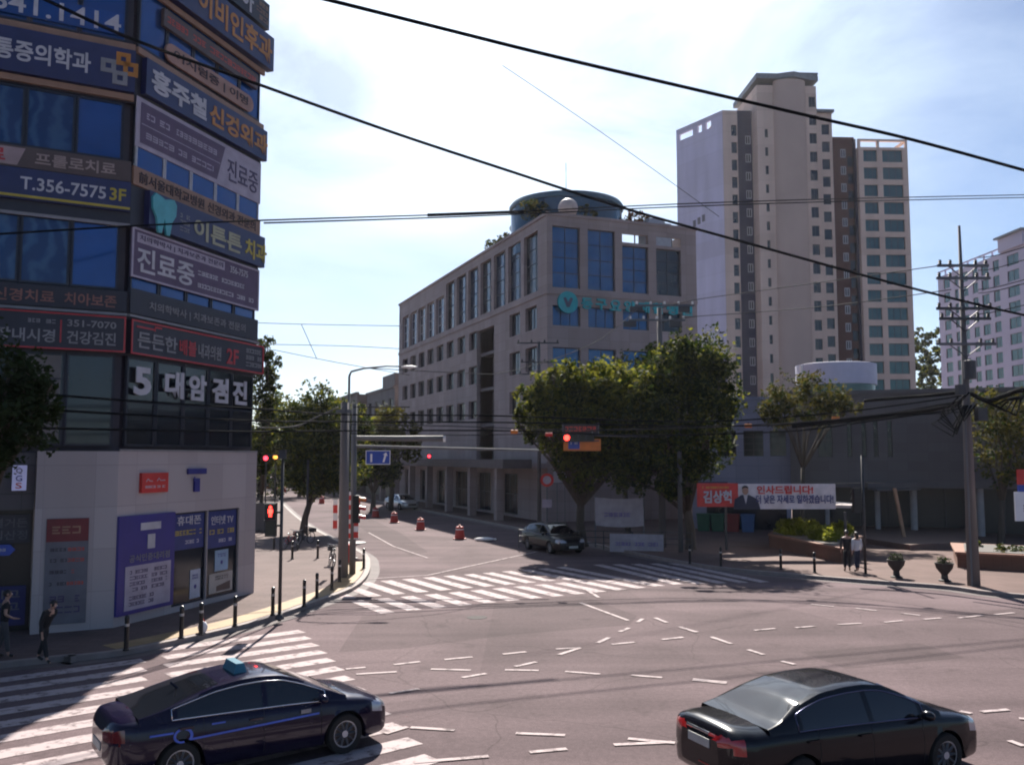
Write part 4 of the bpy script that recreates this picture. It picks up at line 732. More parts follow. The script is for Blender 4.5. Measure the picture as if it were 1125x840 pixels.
for i,(u,v,Y,r,mt,lab) in enumerate(((300,470,150,5.5,0,'distant tree left of the side street vanishing point'),(318,478,165,5.0,0,'distant tree at the far end of the side street'),(430,470,88,2.2,1,'yellowish tree against the dark street buildings'),(330,488,120,4.0,0,'mid distance tree on the left of the side street'),(285,500,110,3.5,0,'mid distance tree close beside the clinic edge'),(355,480,180,7,0,'farthest tree closing the side street'),(372,490,140,4.5,0,'dark tree before the far buildings of the side street'),(410,505,84,1.8,0,'small dark tree under the arcade of the hospital'))):
    c = P(u,v,Y); tree('street_tree', lab, c.xy, [(c.x+r*a,c.y,c.z+r*b,r*s) for a,b,s in ((0,0,1),(.7,-.3,.7),(-.7,-.2,.75),(.2,.6,.6),(-.3,-.6,.8),(.4,-.8,.7),(-.6,-.9,.6),(.8,-.9,.6))], 4600, .2+.0022*Y, [M_leafy if mt else M_leafd, M_leaf], .25, 20+i, z0=0.)
hl = [(85+random.uniform(-8,18), 290+random.uniform(-10,20), 6+random.uniform(0,26), random.uniform(6,10)) for i in range(16)]+[(P(1016,380,280).x+random.uniform(-4,8), 280, z, 8) for z in (10,18,27,33)]
hl = [tuple(P(1016+random.uniform(-13,14),v,235))+(4.2,) for v in (372,380,388,396,404,412,420,428,436)]*2+hl
o = leaves(hl, 15000, 1.1, [M_leafd, M_leaf], 77, name='hill_wood', clump=20); o['kind'] = 'stuff'
mb = MB(); g_ = 20
hv = [(-400+800*i/g_*1.0+60, 330+14*j, 34*math.exp(-((-400+800*i/g_+60-130)/120)**2)*math.exp(-((j-4)/3.5)**2)-3) for j in range(9) for i in range(g_+1)]
mb.add(hv, [(j*(g_+1)+i, j*(g_+1)+i+1, (j+1)*(g_+1)+i+1, (j+1)*(g_+1)+i) for j in range(8) for i in range(g_)]); struct(mb.build('hill', mk('hill_green', (.03,.045,.02), .95, 0, .3, .05), None, True))
# planter with lime shrubs
def planter(label, pts, h, lobes, n, mats, seed, cat='planter'):
    c = pts[0]; t = thing('planter', label, cat, (c.x,c.y,SW)); pl = [(p.x-c.x,p.y-c.y) for p in pts]; cx = sum(p[0] for p in pl)/len(pl); cy = sum(p[1] for p in pl)/len(pl)
    mb = MB(); mb.prism(pl, 0, h); mb.build('brick_wall', stone('planter_brick', (.16,.075,.05), .24, .08, .15, .7, .5, .85, .008), t)
    ou = [(cx+(p[0]-cx)*1.02, cy+(p[1]-cy)*1.04) for p in pl]; mb = MB(); mb.prism(ou, h+.001, h+.1); mb.build('coping', mk('coping_orange', (.24,.115,.075), .75), t)
    ip = [(cx+(p[0]-cx)*.92, cy+(p[1]-cy)*.85) for p in pl]; mb = MB(); mb.prism(ip, h+.101, h+.13); mb.build('soil', M_ground, t)
    o = leaves([(l[0]-c.x,l[1]-c.y,l[2]-SW,l[3]) for l in lobes], n, .17, mats, seed, name='foliage', parent=t, flat=.7); return t
pp = [G(845,603), G(925,622), G(948,606), G(862,592)]; pp = [Vector((p.x,p.y,0)) for p in pp]
lb = []
for i in range(15): a = random.random(); b_ = random.random(); q = pp[0].lerp(pp[1],.1+.8*a).lerp(pp[3].lerp(pp[2],.1+.8*a), .2+.6*b_); lb.append((q.x,q.y,1.15,.55))
planter('brown brick planter filled with bright lime green shrubs', pp, .62, lb, 9000, [M_leafl], 31)
pp = [Vector(q) for q in ((19.9,41.2,0),(26,37.5,0),(30,41,0),(21.8,45.5,0))]; lb = [(19.9+random.uniform(1.5,8),41.5+random.uniform(-.5,2.2),.8,.35) for _ in range(14)]
planter('low brown brick planter with dark plants at the right edge', pp, .6, lb, 2200, [M_leafd, M_leafy], 32)
for i,(u,v) in enumerate(((985,634),(1038,638))):
    p = G(u,v,SW); t = thing('planter_urn', ['dark bowl-shaped plant urn nearer the two people on the plaza','dark bowl-shaped plant urn nearer the big utility pole'][i], 'planter urn', p, 0, 'plant urns on the plaza'); mb = MB()
    mb.lathe([(.26,0),(.28,.05),(.16,.1),(.14,.3),(.22,.4),(.36,.58),(.40,.76),(.42,.78),(.42,.82),(.36,.82),(.34,.74),(.01,.74)],24); mb.build('bowl', mk('urn_stone', (.035,.03,.03), .8, 0, .2, 6), t, 'auto'); t.scale = (.86,.86,.88); leaves([(0,0,.84,.26)], 500, .09, [M_leafd,M_bark], 40+i, name='foliage', parent=t, flat=.5)
# ramp walls and slanting strut at the hall entrance
mb = MB(); a_, b_ = G(930,586), G(1062,592); p = G(935,600); 
pts = [G(935,597), G(1000,607), G(1068,603), G(1060,585), G(985,580), G(930,584)]; mb.prism([(q.x,q.y) for q in pts], SW, SW+.3); o = mb.build('entrance_terrace', stone('terrace_stone', (.17,.105,.085), .9, .3, .1, .75)); struct(o)
p, q = G(992,590,.4), P(985,536,52.5); t = thing('slanting_strut', 'thin slanting tan strut standing by the dark hall entrance', 'strut', p); d = q-p; mb = MB(); mb.add([(0,-.1,0),(.15,-.1,0),(.15,.1,0),(0,.1,0),(d.x-.2,d.y-.1,d.z),(d.x-.05,d.y-.1,d.z),(d.x-.05,d.y+.1,d.z),(d.x-.2,d.y+.1,d.z)], [(0,3,2,1),(4,5,6,7),(0,1,5,4),(1,2,6,5),(2,3,7,6),(3,0,4,7)]); mb.build('strut_body', mk('strut_tan', (.42,.27,.18), .6), t)
# canopy shelter
p = G(930,618,SW); t = thing('shelter', 'pale flat shelter canopy on a dark post behind the planter', 'shelter', p); f = lambda u,v,Y: tuple(P(u,v,Y)-p)
mb = MB(); A = [f(818,556,50),f(905,553,47),f(945,556,46),f(948,560,48),f(905,560,51),f(815,558,54)]; A = [(x,y) for x,y,z in A]; mb.prism(A, 2.35, 2.5); mb.build('canopy', mk('canopy_pale', (.45,.38,.36), .6), t); mb = MB(); mb.tube([(0,0,0),(0,0,2.35)],.07); mb.tube([(-4.2,6.0,0),(-4.2,6.0,2.35)],.07); mb.build('post', M_dpole, t)
# ------------------------------------------------------------------ poles and mast arms
def pole(name, label, base, top, r0, r1, mat, cat='pole', part='shaft'):
    b = Vector(base); t = thing(name, label, cat, b); mb = MB(); mb.tube([(0,0,-.05),tuple(Vector(top)-b)], [r0,r1], 14); mb.build(part, mat, t, True); return t, Vector(top)-b
def up(u, v0, v1, z=SW):
    b = G(u,v0,z); t = P(u,v1,b.y); return b, Vector((b.x,b.y,t.z))
b,tp = up(376,634,442); t, h = pole('utility_pole','stout concrete pole left of the pair by the left kerb',b,tp,.19,.16,M_conc)
mb = MB(); mb.box(-.32,.32,-.26,-.2,h.z-.45,h.z-.3); mb.box(-.06,.06,-.3,-.17,h.z-.5,h.z-.15); mb.build('bracket', M_pole, t)
b,tp = up(387,630,444); t, h = pole('signal_pole','grey steel pole right of the pair carrying two long mast arms',b,tp,.14,.11,M_pole); sb = b
f = lambda u,v,Y=None: P(u,v,Y or sb.y)-sb
mb = MB(); mb.tube([f(389,481),f(440,481.5),f(487,481.5)], [.10,.115,.13], 14); mb.build('mast_arm', M_pole, t, 'auto'); mb = MB(); mb.tube([f(487,481.5),f(489.5,481.5)], [.15,.15], 14); mb.build('end_cap', M_white, t, 'auto')
mb = MB(); mb.tube([f(389,490),f(480,492),f(592,494.5)], [.075,.06,.05], 10); mb.build('mast_arm', M_pole, t, 'auto')
p = P(402,494,sb.y-.1); t = thing('road_sign','small blue road sign with white arrow hung under the left mast arm','sign',(p.x,p.y,p.z-.62)); mb = MB(); mb.box(0,1.05,-.04,0,0,.60); mb.build('board', M_blue, t); mb = MB()
for q in ((0,1.05,0,.03),(0,1.05,.57,.60),(0,.03,.031,.569),(1.02,1.05,.031,.569)): mb.box(q[0],q[1],-.05,-.041,q[2],q[3])
mb.build('border', M_white, t); mb = MB(); mb.add([(.72,-.05,.1),(.8,-.05,.1),(.88,-.05,.38),(.94,-.05,.36),(.87,-.05,.52),(.74,-.05,.42),(.8,-.05,.4)], [(0,1,2,3,4,5,6)]); mb.box(.2,.28,-.05,-.042,.1,.45); mb.build('arrow', M_white, t); mb = MB(); mb.box(.2,.25,-.03,-.0,.601,.72); mb.box(.8,.85,-.03,0,.601,.72); mb.build('hanger', M_pole, t)
b,tp = up(380.5,632,413); t, h = pole('street_lamp','slim street lamp between the pair with a long arm reaching right',b,tp,.075,.05,M_pole,'street lamp'); f = lambda u,v: P(u,v,b.y)-b
mb = MB(); mb.tube([h,f(386,408),f(400,404.5),f(425,402),f(441,402.5)],[.05,.045,.04,.035,.03],8); mb.build('arm', M_pole, t, True); q = f(441,402.5); mb = MB(); mb.ball((q.x+.33,q.y,q.z-.02),.36,.13,.06,14,8); mb.build('lamp_head', M_white, t, True)
for (u,v0,v1,lab,n_) in ((368,548,582,'red and white strip banner left of the twin poles',0),(383.5,540,592,'narrow red and white strip banner between the twin poles',1),(391,566,592,'short red and white strip banner right of the twin poles',2)):
    p = P(u,v1,sb.y-.28 if n_ else sb.y+.1); q = P(u,v0,p.y); t = thing('strip_banner', lab, 'banner', p); H_ = q.z-p.z; w_ = .05 if n_ == 1 else .09; mb = MB(); mb.box(-w_,w_,-.01,.01,0,H_); mb.build('cloth', M_white, t); mb = MB(); k = 5 if n_ == 1 else 2
    for i in range(k): mb.box(-w_-.003,w_+.003,-.014,.014,H_*(i+.1)/k,H_*(i+.62)/k)
    mb.build('red_stripe', M_red, t); mb = MB(); mb.box(-w_-.05,w_+.05,-.02,.02,H_,H_+.04); mb.build('rod', M_dpole, t)
# side-on vehicle signal
p = P(391.5,574,sb.y-.3); t = thing('traffic_signal','vertical traffic signal seen side-on beside the twin poles','traffic signal',p); mb = MB(); mb.box(-.13,.12,-.2,.2,0,1.15); mb.build('housing', M_black, t)
for i in range(3):
    mb = MB(); pts = []; 
    for k in range(9): q = math.pi*k/8; pts.append((.121+0, math.cos(q)*.15, .2+i*.37+math.sin(q)*.15))
    vs = pts+[(x+.26,y*.9,z-.05) for x,y,z in pts]; mb.add(vs, [(k,k+1,10+k,9+k) for k in range(8)]); mb.build('visor', (M_reddim,M_reddim,M_orange)[i], t)
    mb = MB(); mb.lathe([(.13,.121),(.12,.135)],14,(0,0,.2+i*.37),axis='x'); mb.build('lens', [M_lens,M_lens,M_reddim][i], t)
mb = MB(); mb.box(-.18,.02,-.03,.03,.5,.56); mb.build('bracket', M_pole, t)
# near pole with the pedestrian signal
b,tp = up(307,680,504); t, h = pole('signal_pole','slim dark pole at the kerb corner carrying a red pedestrian signal',b,tp,.055,.045,M_dpole); mb = MB(); mb.lathe([(.14,0),(.14,.05),(.08,.16)],14); mb.build('base', M_dpole, t); mb = MB(); mb.box(-.1,.1,-.12,.1,h.z,h.z+.28); mb.box(-.5,-.1,-.03,.03,h.z+.1,h.z+.15); mb.build('camera_box', M_dpole, t)
p = P(297.5,589,b.y-.05); t = thing('pedestrian_signal','black pedestrian signal showing a red standing figure','pedestrian signal',p); mb = MB(); mb.box(-.16,.16,-.1,.1,0,1.02); mb.box(.161,.27,-.03,.03,.3,.36); mb.box(.161,.27,-.03,.03,.7,.76); mb.build('housing', M_black, t)
mb = MB(); mb.box(-.13,.13,-.112,-.101,.56,.96); mb.build('lens', M_lens, t); mb = MB(); mb.ball((0,-.12,.89),.045,.012,.045,10,6); mb.box(-.045,.045,-.125,-.113,.70,.835); mb.box(-.07,-.05,-.125,-.113,.71,.83); mb.box(.05,.07,-.125,-.113,.71,.83); mb.box(-.04,-.008,-.125,-.113,.6,.698); mb.box(.008,.04,-.125,-.113,.6,.698); mb.build('red_figure', M_redlit, t)
mb = MB(); mb.box(-.13,.13,-.112,-.101,.06,.46); mb.build('lens', M_lens, t)
mb = MB(); mb.box(-.17,.17,-.26,-.101,.98,1.0); mb.box(-.17,.17,-.26,-.101,.49,.51); mb.build('visor', M_black, t)
# distant signals far up the street
for (u,v,Y,lab) in ((292,503,60,'small distant red signal lamp beside the clinic edge'),(302.5,502,60,'small distant amber signal lamp beside the red one'),(471.5,501,92,'small distant red signal lamp in the dark arcade')):
    p = P(u,v,Y); t = thing('traffic_signal',lab,'traffic signal',p); mb = MB(); mb.box(-.22,.22,.02,.2,-.22,.22); mb.build('housing', M_black, t); mb = MB(); mb.lathe([(.15,-.02),(.14,.019)],14,axis='y'); mb.build('lamp', mk('amber_lamp',(1,.35,.05),.4,emit=2) if u == 302.5 else mk('red_lamp_far',(1,.03,.05),.4,emit=3), t); mb = MB(); mb.tube([(0,.12,-.22),(0,.12,-p.z)],.05); mb.build('post', M_dpole, t)
b,tp = up(288.5,560,478); t,h = pole('utility_pole','thin grey pole beside the clinic edge far up the street',b,tp,.09,.07,M_pole)
b,tp = up(318,598,540); 
b,tp = up(337,588,505); t,h = pole('utility_pole','thin dark pole beside the bushy street tree trunk',b,tp,.07,.06,M_dpole)
# utility pole with cross arms in front of the hospital
def insul(mb, x, y, z): mb.lathe([(.03,0),(.075,.03),(.04,.07),(.08,.1),(.04,.15),(.06,.17)], 8, (x,y,z))
b = G(728,601,SW); tp = P(725,338,b.y); tp = Vector((b.x,b.y,tp.z)); t,h = pole('utility_pole','tall concrete utility pole with two cross arms before the hospital',b,tp,.2,.13,M_conc); f = lambda u,v: P(u,v,b.y)-b
for (u0,u1,v) in ((697,762,336),(690,752,352)):
    a,c = f(u0,v),f(u1,v); mb = MB(); mb.box(a.x,c.x,-.26,-.16,a.z-.06,a.z+.05); mb.build('cross_arm', M_pole, t); mb = MB(); [insul(mb,x,-.21,a.z+.05) for x in np.linspace(a.x+.1,c.x-.1,5)]; mb.build('insulator', M_white, t, 'auto')
    for q0_,q1_ in ((a.x-.3,a.x+.4),(c.x-.9,c.x-.3)): mb = MB(); mb.box(q0_,q1_,-.45,-.261,a.z-.4,a.z-.1); mb.build('switch', M_dpole, t)
HP = h.z
b2 = G(602,600,SW)*1.0; b2 = Vector((2.2,62.5,SW)); tp2 = P(592,375,62.5); t,h = pole('utility_pole','thin utility pole with cross arms against the hospital corner',(tp2.x,62.5,SW),tp2,.15,.1,M_conc); f2 = lambda u,v: P(u,v,62.5)-Vector((tp2.x,62.5,SW))
for (u0,u1,v) in ((568,614,377),(572,612,398),(570,600,411)):
    a,c = f2(u0,v),f2(u1,v); mb = MB(); mb.box(a.x,c.x,-.2,-.12,a.z-.04,a.z+.04); mb.build('cross_arm', M_dpole, t); mb = MB(); [insul(mb,x,-.16,a.z+.04) for x in np.linspace(a.x+.1,c.x-.1,4)]; mb.build('insulator', M_dpole, t, 'auto')
# signal pole with the mast arm, four-lamp signal and message board
b,tp = up(748,606,440); t,h = pole('signal_pole','grey steel signal pole with a mast arm reaching left to the signal',b,tp,.13,.1,M_pole); f = lambda u,v: P(u,v,b.y)-b
mb = MB(); mb.tube([f(747,480),f(700,479),f(618,477)],[.07,.06,.045],10); mb.build('mast_arm', M_pole, t, True); YS = b.y
p = P(618,484,YS-.25); t = thing('traffic_signal','horizontal four-lamp traffic signal with its red lamp lit','traffic signal',p); mb = MB(); mb.box(0,1.65,-.1,.12,-.05,.36); mb.build('housing', M_black, t)
for i in range(4):
    x = .22+i*.40; mb = MB(); mb.lathe([(.15,-.115),(.14,-.1)],16,(x,0,.155),axis='y'); mb.build('lens', M_redlit if i == 0 else M_lens, t); mb = MB(); pts = [(x+math.cos(math.pi*k/8)*.165,-.1,.155+math.sin(math.pi*k/8)*.165) for k in range(9)]; mb.add(pts+[(a,y-.24,z) for a,y,z in pts], [(k,k+1,10+k,9+k) for k in range(8)]); mb.build('visor', mk('visor_grey',(.2,.2,.2),.25), t)
mb = MB(); mb.box(.3,.38,.121,.3,.1,.3); mb.box(1.2,1.28,.121,.3,.1,.3); mb.build('bracket', M_pole, t)
p = P(619,495,YS+.1); t = thing('guide_sign','orange guide sign with blue square under the four-lamp signal','sign',p); q = P(660,482,YS+.1)-p; mb = MB(); mb.box(0,q.x,-.04,0,0,q.z); mb.build('board', M_orange, t); mb = MB(); mb.box(q.x*.13,q.x*.43,-.05,-.041,q.z*.15,q.z*.92); mb.build('blue_square', M_blue, t); marks(t, q.x*.18, q.x*.38, q.z*.5, q.z*.78, M_white, -.05, 1, 3); mb = MB(); mb.box(q.x*.48,q.x*.95,-.05,-.041,q.z*.78,q.z*.9); mb.build('dark_line', M_brown, t); mb = MB(); mb.box(.3,.36,-.02,.02,q.z,q.z+.45); mb.box(1.5,1.56,-.02,.02,q.z,q.z+.45); mb.build('hanger', M_pole, t)
p = P(619,477,YS+.15); q = P(657,465,YS+.15)-p; t = thing('message_board','dark message board with dim red characters above the signal','message board',p); mb = MB(); mb.box(0,q.x,0,.15,0,q.z); mb.build('casing', M_black, t); marks(t, .1,q.x-.1,q.z*.15,q.z*.85,mk('led_red',(.35,.03,.02),.5,emit=.12),0,1,14,'led_characters'); mb = MB(); mb.box(-.05,.0,-.03,.16,-.02,q.z+.05); mb.box(q.x,q.x+.05,-.03,.16,-.02,q.z+.05); mb.build('frame', M_pole, t)
# big pole at right
b = G(1070,643,SW); tp = P(1066,248,b.y); tp = Vector((b.x,b.y,tp.z)); t,h = pole('utility_pole','big tapering utility pole with many cross arms at the right',b,tp,.24,.05,M_conc); f = lambda u,v: P(u,v,b.y)-b; BP = b; BPz = tp.z
mb = MB(); mb.tube([(-.17,-.2,0),(-.15,-.17,6.6)],.04); mb.build('conduit', M_pole, t)
for (hz_,hw,m) in ((12.4,1.0,M_pole),(11.9,1.05,M_pole),(10.7,1.1,M_dpole),(10.3,1.0,M_dpole),(9.3,1.15,M_pole)):
    mb = MB(); mb.box(-hw,hw,-.22,-.12,hz_-.05,hz_+.05); mb.tube([(-hw*.6,-.17,hz_),(0,-.17,hz_-.5)],.025,5); mb.tube([(hw*.6,-.17,hz_),(0,-.17,hz_-.5)],.025,5); mb.build('cross_arm', m, t); mb = MB(); [insul(mb,x,-.17,hz_+.05) for x in (-hw+.1,-hw*.5,hw*.5,hw-.1)]; mb.build('insulator', M_dpole, t, 'auto')
mb = MB(); mb.box(.2,.55,-.5,-.15,6.3,6.8); mb.box(-.5,-.22,-.45,-.15,7.3,7.7); mb.lathe([(.22,0),(.22,.7),(.1,.75)],12,(-.05,-.48,7.9)); mb.build('equipment_box', M_dpole, t, 'auto')
mb = MB(); 
for i in range(7): x0 = -.25+random.uniform(-.3,.3); mb.tube([(x0,-.3,7.4-i*.1),(x0-.5-i*.1,-.4,6.9-i*.12),(x0-.3,-.4,6.3-i*.1),(x0+.2,-.35,6.9)],.035,6)
for i in range(5): mb.tube([(.2,-.3,7.2),(.9+i*.2,-.4,6.9-i*.1),(1.3+i*.15,-.4,7.1),(2.2,-.2,7.3)],.04,6)
mb.build('slack_cable', M_wire, t, True)
# pole with signal at the plaza edge
b,tp = up(951,630,500); t,h = pole('signal_pole','thin dark signal pole beside the two people on the plaza',b,tp,.06,.05,M_dpole); p = P(942,563,b.y)
t = thing('traffic_signal','black signal head facing away on the thin plaza pole','traffic signal',p); mb = MB(); mb.box(-.17,.15,-.15,.15,0,1.05); mb.box(.151,.34,-.03,.03,.3,.36); mb.box(.151,.34,-.03,.03,.75,.81); mb.build('housing', M_black, t); mb = MB(); [mb.lathe([(.13,.151),(.14,.36)],12,(0,0,z),axis='y') for z in (.2,.52,.84)]; mb.build('visor', M_black, t)
# round prohibition sign, post behind the hospital banner
p = P(601,557,57); t = thing('road_sign','round red and white road sign on a post by the hospital entrance','sign',(p.x,p.y,SW)); z_ = P(601,527,57).z-SW; mb = MB(); mb.tube([(0,0,0),(0,0,z_+.5)],.04); mb.build('post', M_pole, t); mb = MB(); mb.lathe([(.42,-.06),(.42,-.04)],24,(0,0,z_),axis='y'); mb.build('disc', M_red, t); mb = MB(); mb.lathe([(.26,-.075),(.26,-.061)],20,(0,0,z_),axis='y'); mb.build('centre', M_cream, t); mb = MB(); mb.box(-.3,.3,-.06,-.041,z_-1.7,z_-1.2); mb.build('plate', M_cream, t)
# red and white sign at the right edge
p = P(1112,572,34); t = thing('shop_sign','white sign with red head cut by the right picture edge','sign',(p.x,p.y,p.z)); q = P(1150,532,34)-p; mb = MB(); mb.box(.1,q.x,-.08,0,.0,q.z*.8); mb.build('board', M_white, t); q2 = P(1150,517,34)-p; mb = MB(); mb.box(.25,q.x,-.1,.02,q.z*1.0,q2.z+.05); mb.build('red_head', M_red, t); mb = MB(); mb.box(.25,q.x,-.09,.01,q.z*.8+.01,q.z*1.0-.01); mb.build('blue_band', M_blue, t); marks(t,.4,q.x,q.z*.2,q.z*.5,M_letp,-.08,1,2); mb = MB(); mb.tube([(.9,.06,0),(.9,.06,SW-p.z)],.06); mb.build('post', M_pole, t)

# ------------------------------------------------------------------ banners
def cloth(face, x0, x1, z0, z1, mat, parent, name, y=0., nx=30, nz=8, amp=.05, seed=0, sag=0.):
    g = random.Random(seed); ph = [g.uniform(0,6) for _ in range(4)]; vs = []
    for j in range(nz+1):
        for i in range(nx+1):
            a, b = i/nx, j/nz; vs.append((x0+(x1-x0)*a, y+amp*(math.sin(a*9+b*5+ph[0])*.5+math.sin(a*21-b*9+ph[1])*.35), z0+(z1-z0)*b-sag*4*a*(1-a)))
    mb = MB(); mb.add(vs, [(j*(nx+1)+i,j*(nx+1)+i+1,(j+1)*(nx+1)+i+1,(j+1)*(nx+1)+i) for j in range(nz) for i in range(nx)]); return mb.build(name, mat, parent, True)
FB = Face(P(766,560,46.5).xy.to_3d(), R(1)); bx = lambda u: FB.hit(u,545)[0]; bz = lambda u,v: FB.hit(u,v)[1]
zb, zt = bz(840,559), bz(840,530.5); t = thing('street_banner','long red and white political banner with a suited portrait between poles','banner',FB.at(0,0,zb),FB.a); H_ = zt-zb; W1, W2, W3 = bx(811), bx(826), bx(918)
cloth(FB,0,W1,.12,H_,M_red,t,'red_cloth',amp=.03,seed=1); cloth(FB,W1,W3,0.0,H_-.03,mk('banner_bright',(.62,.58,.60),.7),t,'white_cloth',amp=.04,seed=2)
text(t,'김상혁',.3,W1-.35,.3,.95,M_let,-.05,.035); marks(t,.25,W1-.5,1.02,1.17,M_lety,-.05,1,3)
text(t,'인사드립니다!',W2+.25,bx(893),H_-.55,H_-.12,M_red,-.06,.03); text(t,'더 낮은 자세로 일하겠습니다!',W2+.2,bx(915),.28,.72,mk('letter_navy',(.02,.03,.16),.5),-.06,.02)
mb = MB(); cx = (W1+W2)/2; vs = [(cx-.62,-.07,.0),(cx+.75,-.07,.0),(cx+.62,-.07,.5),(cx+.2,-.07,.72),(cx-.2,-.07,.72),(cx-.55,-.07,.5)]; mb.add(vs,[(0,1,2,3,4,5)]); mb.build('portrait_suit', mk('suit_navy',(.015,.02,.05),.6), t)
mb = MB(); mb.add([(cx-.1,-.074,.72),(cx+.12,-.074,.72),(cx+.02,-.074,.25)],[(0,1,2)]); mb.build('portrait_shirt', M_let, t); mb = MB(); mb.ball((cx,-.075,.93),.155,.01,.21,16,10); mb.build('portrait_face', M_skin, t, True); mb = MB(); mb.ball((cx,-.07,1.07),.165,.012,.12,14,8); mb.build('portrait_hair', M_hair, t, True)
mb = MB(); mb.tube([(0,.02,H_),(-2.0,.1,H_+.15)],.012,5); mb.tube([(W3,.02,H_),(W3+1.2,-3,H_+.1)],.012,5); mb.build('tie_rope', M_wireg, t)
FC = Face(P(654,575,50.5).xy.to_3d(), R(-12)); cx_ = lambda u: FC.hit(u,560)[0]; t = thing('fence_banner','sagging white banner with blurred blue lines under the wide tree','banner',FC.at(0,0,FC.hit(670,577)[1]),FC.a); W_ = cx_(707); H_ = FC.hit(670,546)[1]-FC.hit(670,577)[1]
o = cloth(FC,0,W_,0,H_,mk('banner_dull',(.30,.28,.31),.8),t,'cloth',amp=.05,seed=4,sag=.08); marks(t,.5,W_-.4,H_*.28,H_*.5,mk('letter_violet',(.14,.10,.30),.6),-.06,1,5); mb = MB(); [mb.tube([(x,.05,H_+.05),(x,.05,-FC.hit(670,577)[1]+SW)],.04) for x in (0,W_)]; mb.build('post', M_pole, t)
FD = Face(P(670,590,49).xy.to_3d(), R(-13)); dx_ = lambda u: FD.hit(u,590)[0]; z0 = FD.hit(690,606)[1]; t = thing('fence_banner','lower grey banner tied to the kerbside railing','banner',FD.at(0,-.06,z0),FD.a); W_ = dx_(729); H_ = FD.hit(690,586)[1]-z0; cloth(FD,0,W_,0,H_,MATS['banner_dull'],t,'cloth',amp=.03,seed=6); marks(t,.3,W_-.3,H_*.3,H_*.6,MATS['letter_violet'],-.04,1,8)
t = thing('railing','low dark pedestrian railing behind the grey banner','railing',FD.at(-5.0,.1,SW),FD.a); mb = MB(); [mb.tube([(x,0,0),(x,0,1.0)],.03) for x in np.arange(0,9.4,1.55)]; mb.build('posts' if False else 'post', M_dpole, t); mb = MB(); [mb.tube([(0,0,z),(9.3,0,z)],.022) for z in (.35,.65,.98)]; mb.build('rail', M_dpole, t)
for (u0,u1,v0,v1,lab) in ((608,616,513,530,'pale notice panel left of the tree trunk'),(617,624,511,530,'pale notice panel nearest the tree trunk')):
    p = P(u0,v1,62); q = P(u1,v0,62)-p; t = thing('notice_panel',lab,'panel',p); mb = MB(); mb.box(0,q.x,-.03,0,0,q.z); mb.build('board', mk('notice_white',(.36,.35,.40),.6), t); mb = MB(); mb.box(-.03,q.x+.03,-.035,.01,-.05,-.002); mb.box(q.x*.45,q.x*.55,.01,.06,-p.z+SW,q.z*.8); mb.build('frame', M_pole, t)

# ------------------------------------------------------------------ bollards
def mk_bollard():
    t = thing('bollard','black bollard','bollard'); mb = MB(); mb.lathe([(.085,0),(.085,.03),(.06,.05),(.055,.74),(.06,.76),(.06,.82),(.045,.87),(.01,.885)],14); mb.build('post', M_black, t, 'auto'); mb = MB(); mb.lathe([(.062,.6),(.062,.67)],14); mb.build('reflective_band', mk('band_silver',(.4,.4,.4),.3,.5), t, 'auto'); return t
bo = mk_bollard(); BL = [((138.5,714),'black bollard standing alone in the clinic shade, leftmost of the kerb row'),((199,701),'black bollard at the shade edge with a pale ring, second of the kerb row'),((220.5,697),'black bollard with a bright chip at its side near the crosswalk corner'),((258,688),'sunlit black bollard between the shade edge and the signal pole'),((299.5,676),'black bollard just left of the slim signal pole'),((334,666),'first black bollard right of the slim signal pole'),((348,657),'second black bollard right of the slim signal pole'),((364.5,648),'third black bollard right of the slim signal pole'),((373,639),'black bollard at the foot of the stout concrete pole'),((399.5,624),'black bollard at the curved kerb tip beyond the twin poles'),((349,613),'short far bollard behind the kerb row near the bicycles'),((321,614),'far bollard in the tree shade between signal pole and bicycles'),((301,603),'far bollard below the pedestrian signal by the clinic pier'),((758,619),'black bollard on the plaza nearest the steel signal pole'),((858,625),'black bollard in front of the brick planter, left one'),((895,629),'black bollard in front of the brick planter, right one'),((792,622),'small black bollard on the plaza between signal pole and planter')]
for i,((u,v),lab) in enumerate(BL):
    t = bo if i == 0 else dup(bo); place(t, G(u,v,SW), 0, lab, 'black bollards along the kerbs'); 
p = G(222.5,695,SW); t = thing('litter_bag','white and red plastic bag leaning on the third bollard','bag',p); mb = MB(); mb.ball((0,0,.16),.14,.12,.17,12,8); mb.build('bag_body', M_white, t, True); mb = MB(); mb.tube([(-.03,0,.3),(0,0,.42),(.05,0,.31)],.015,6); mb.build('handle', M_red, t)
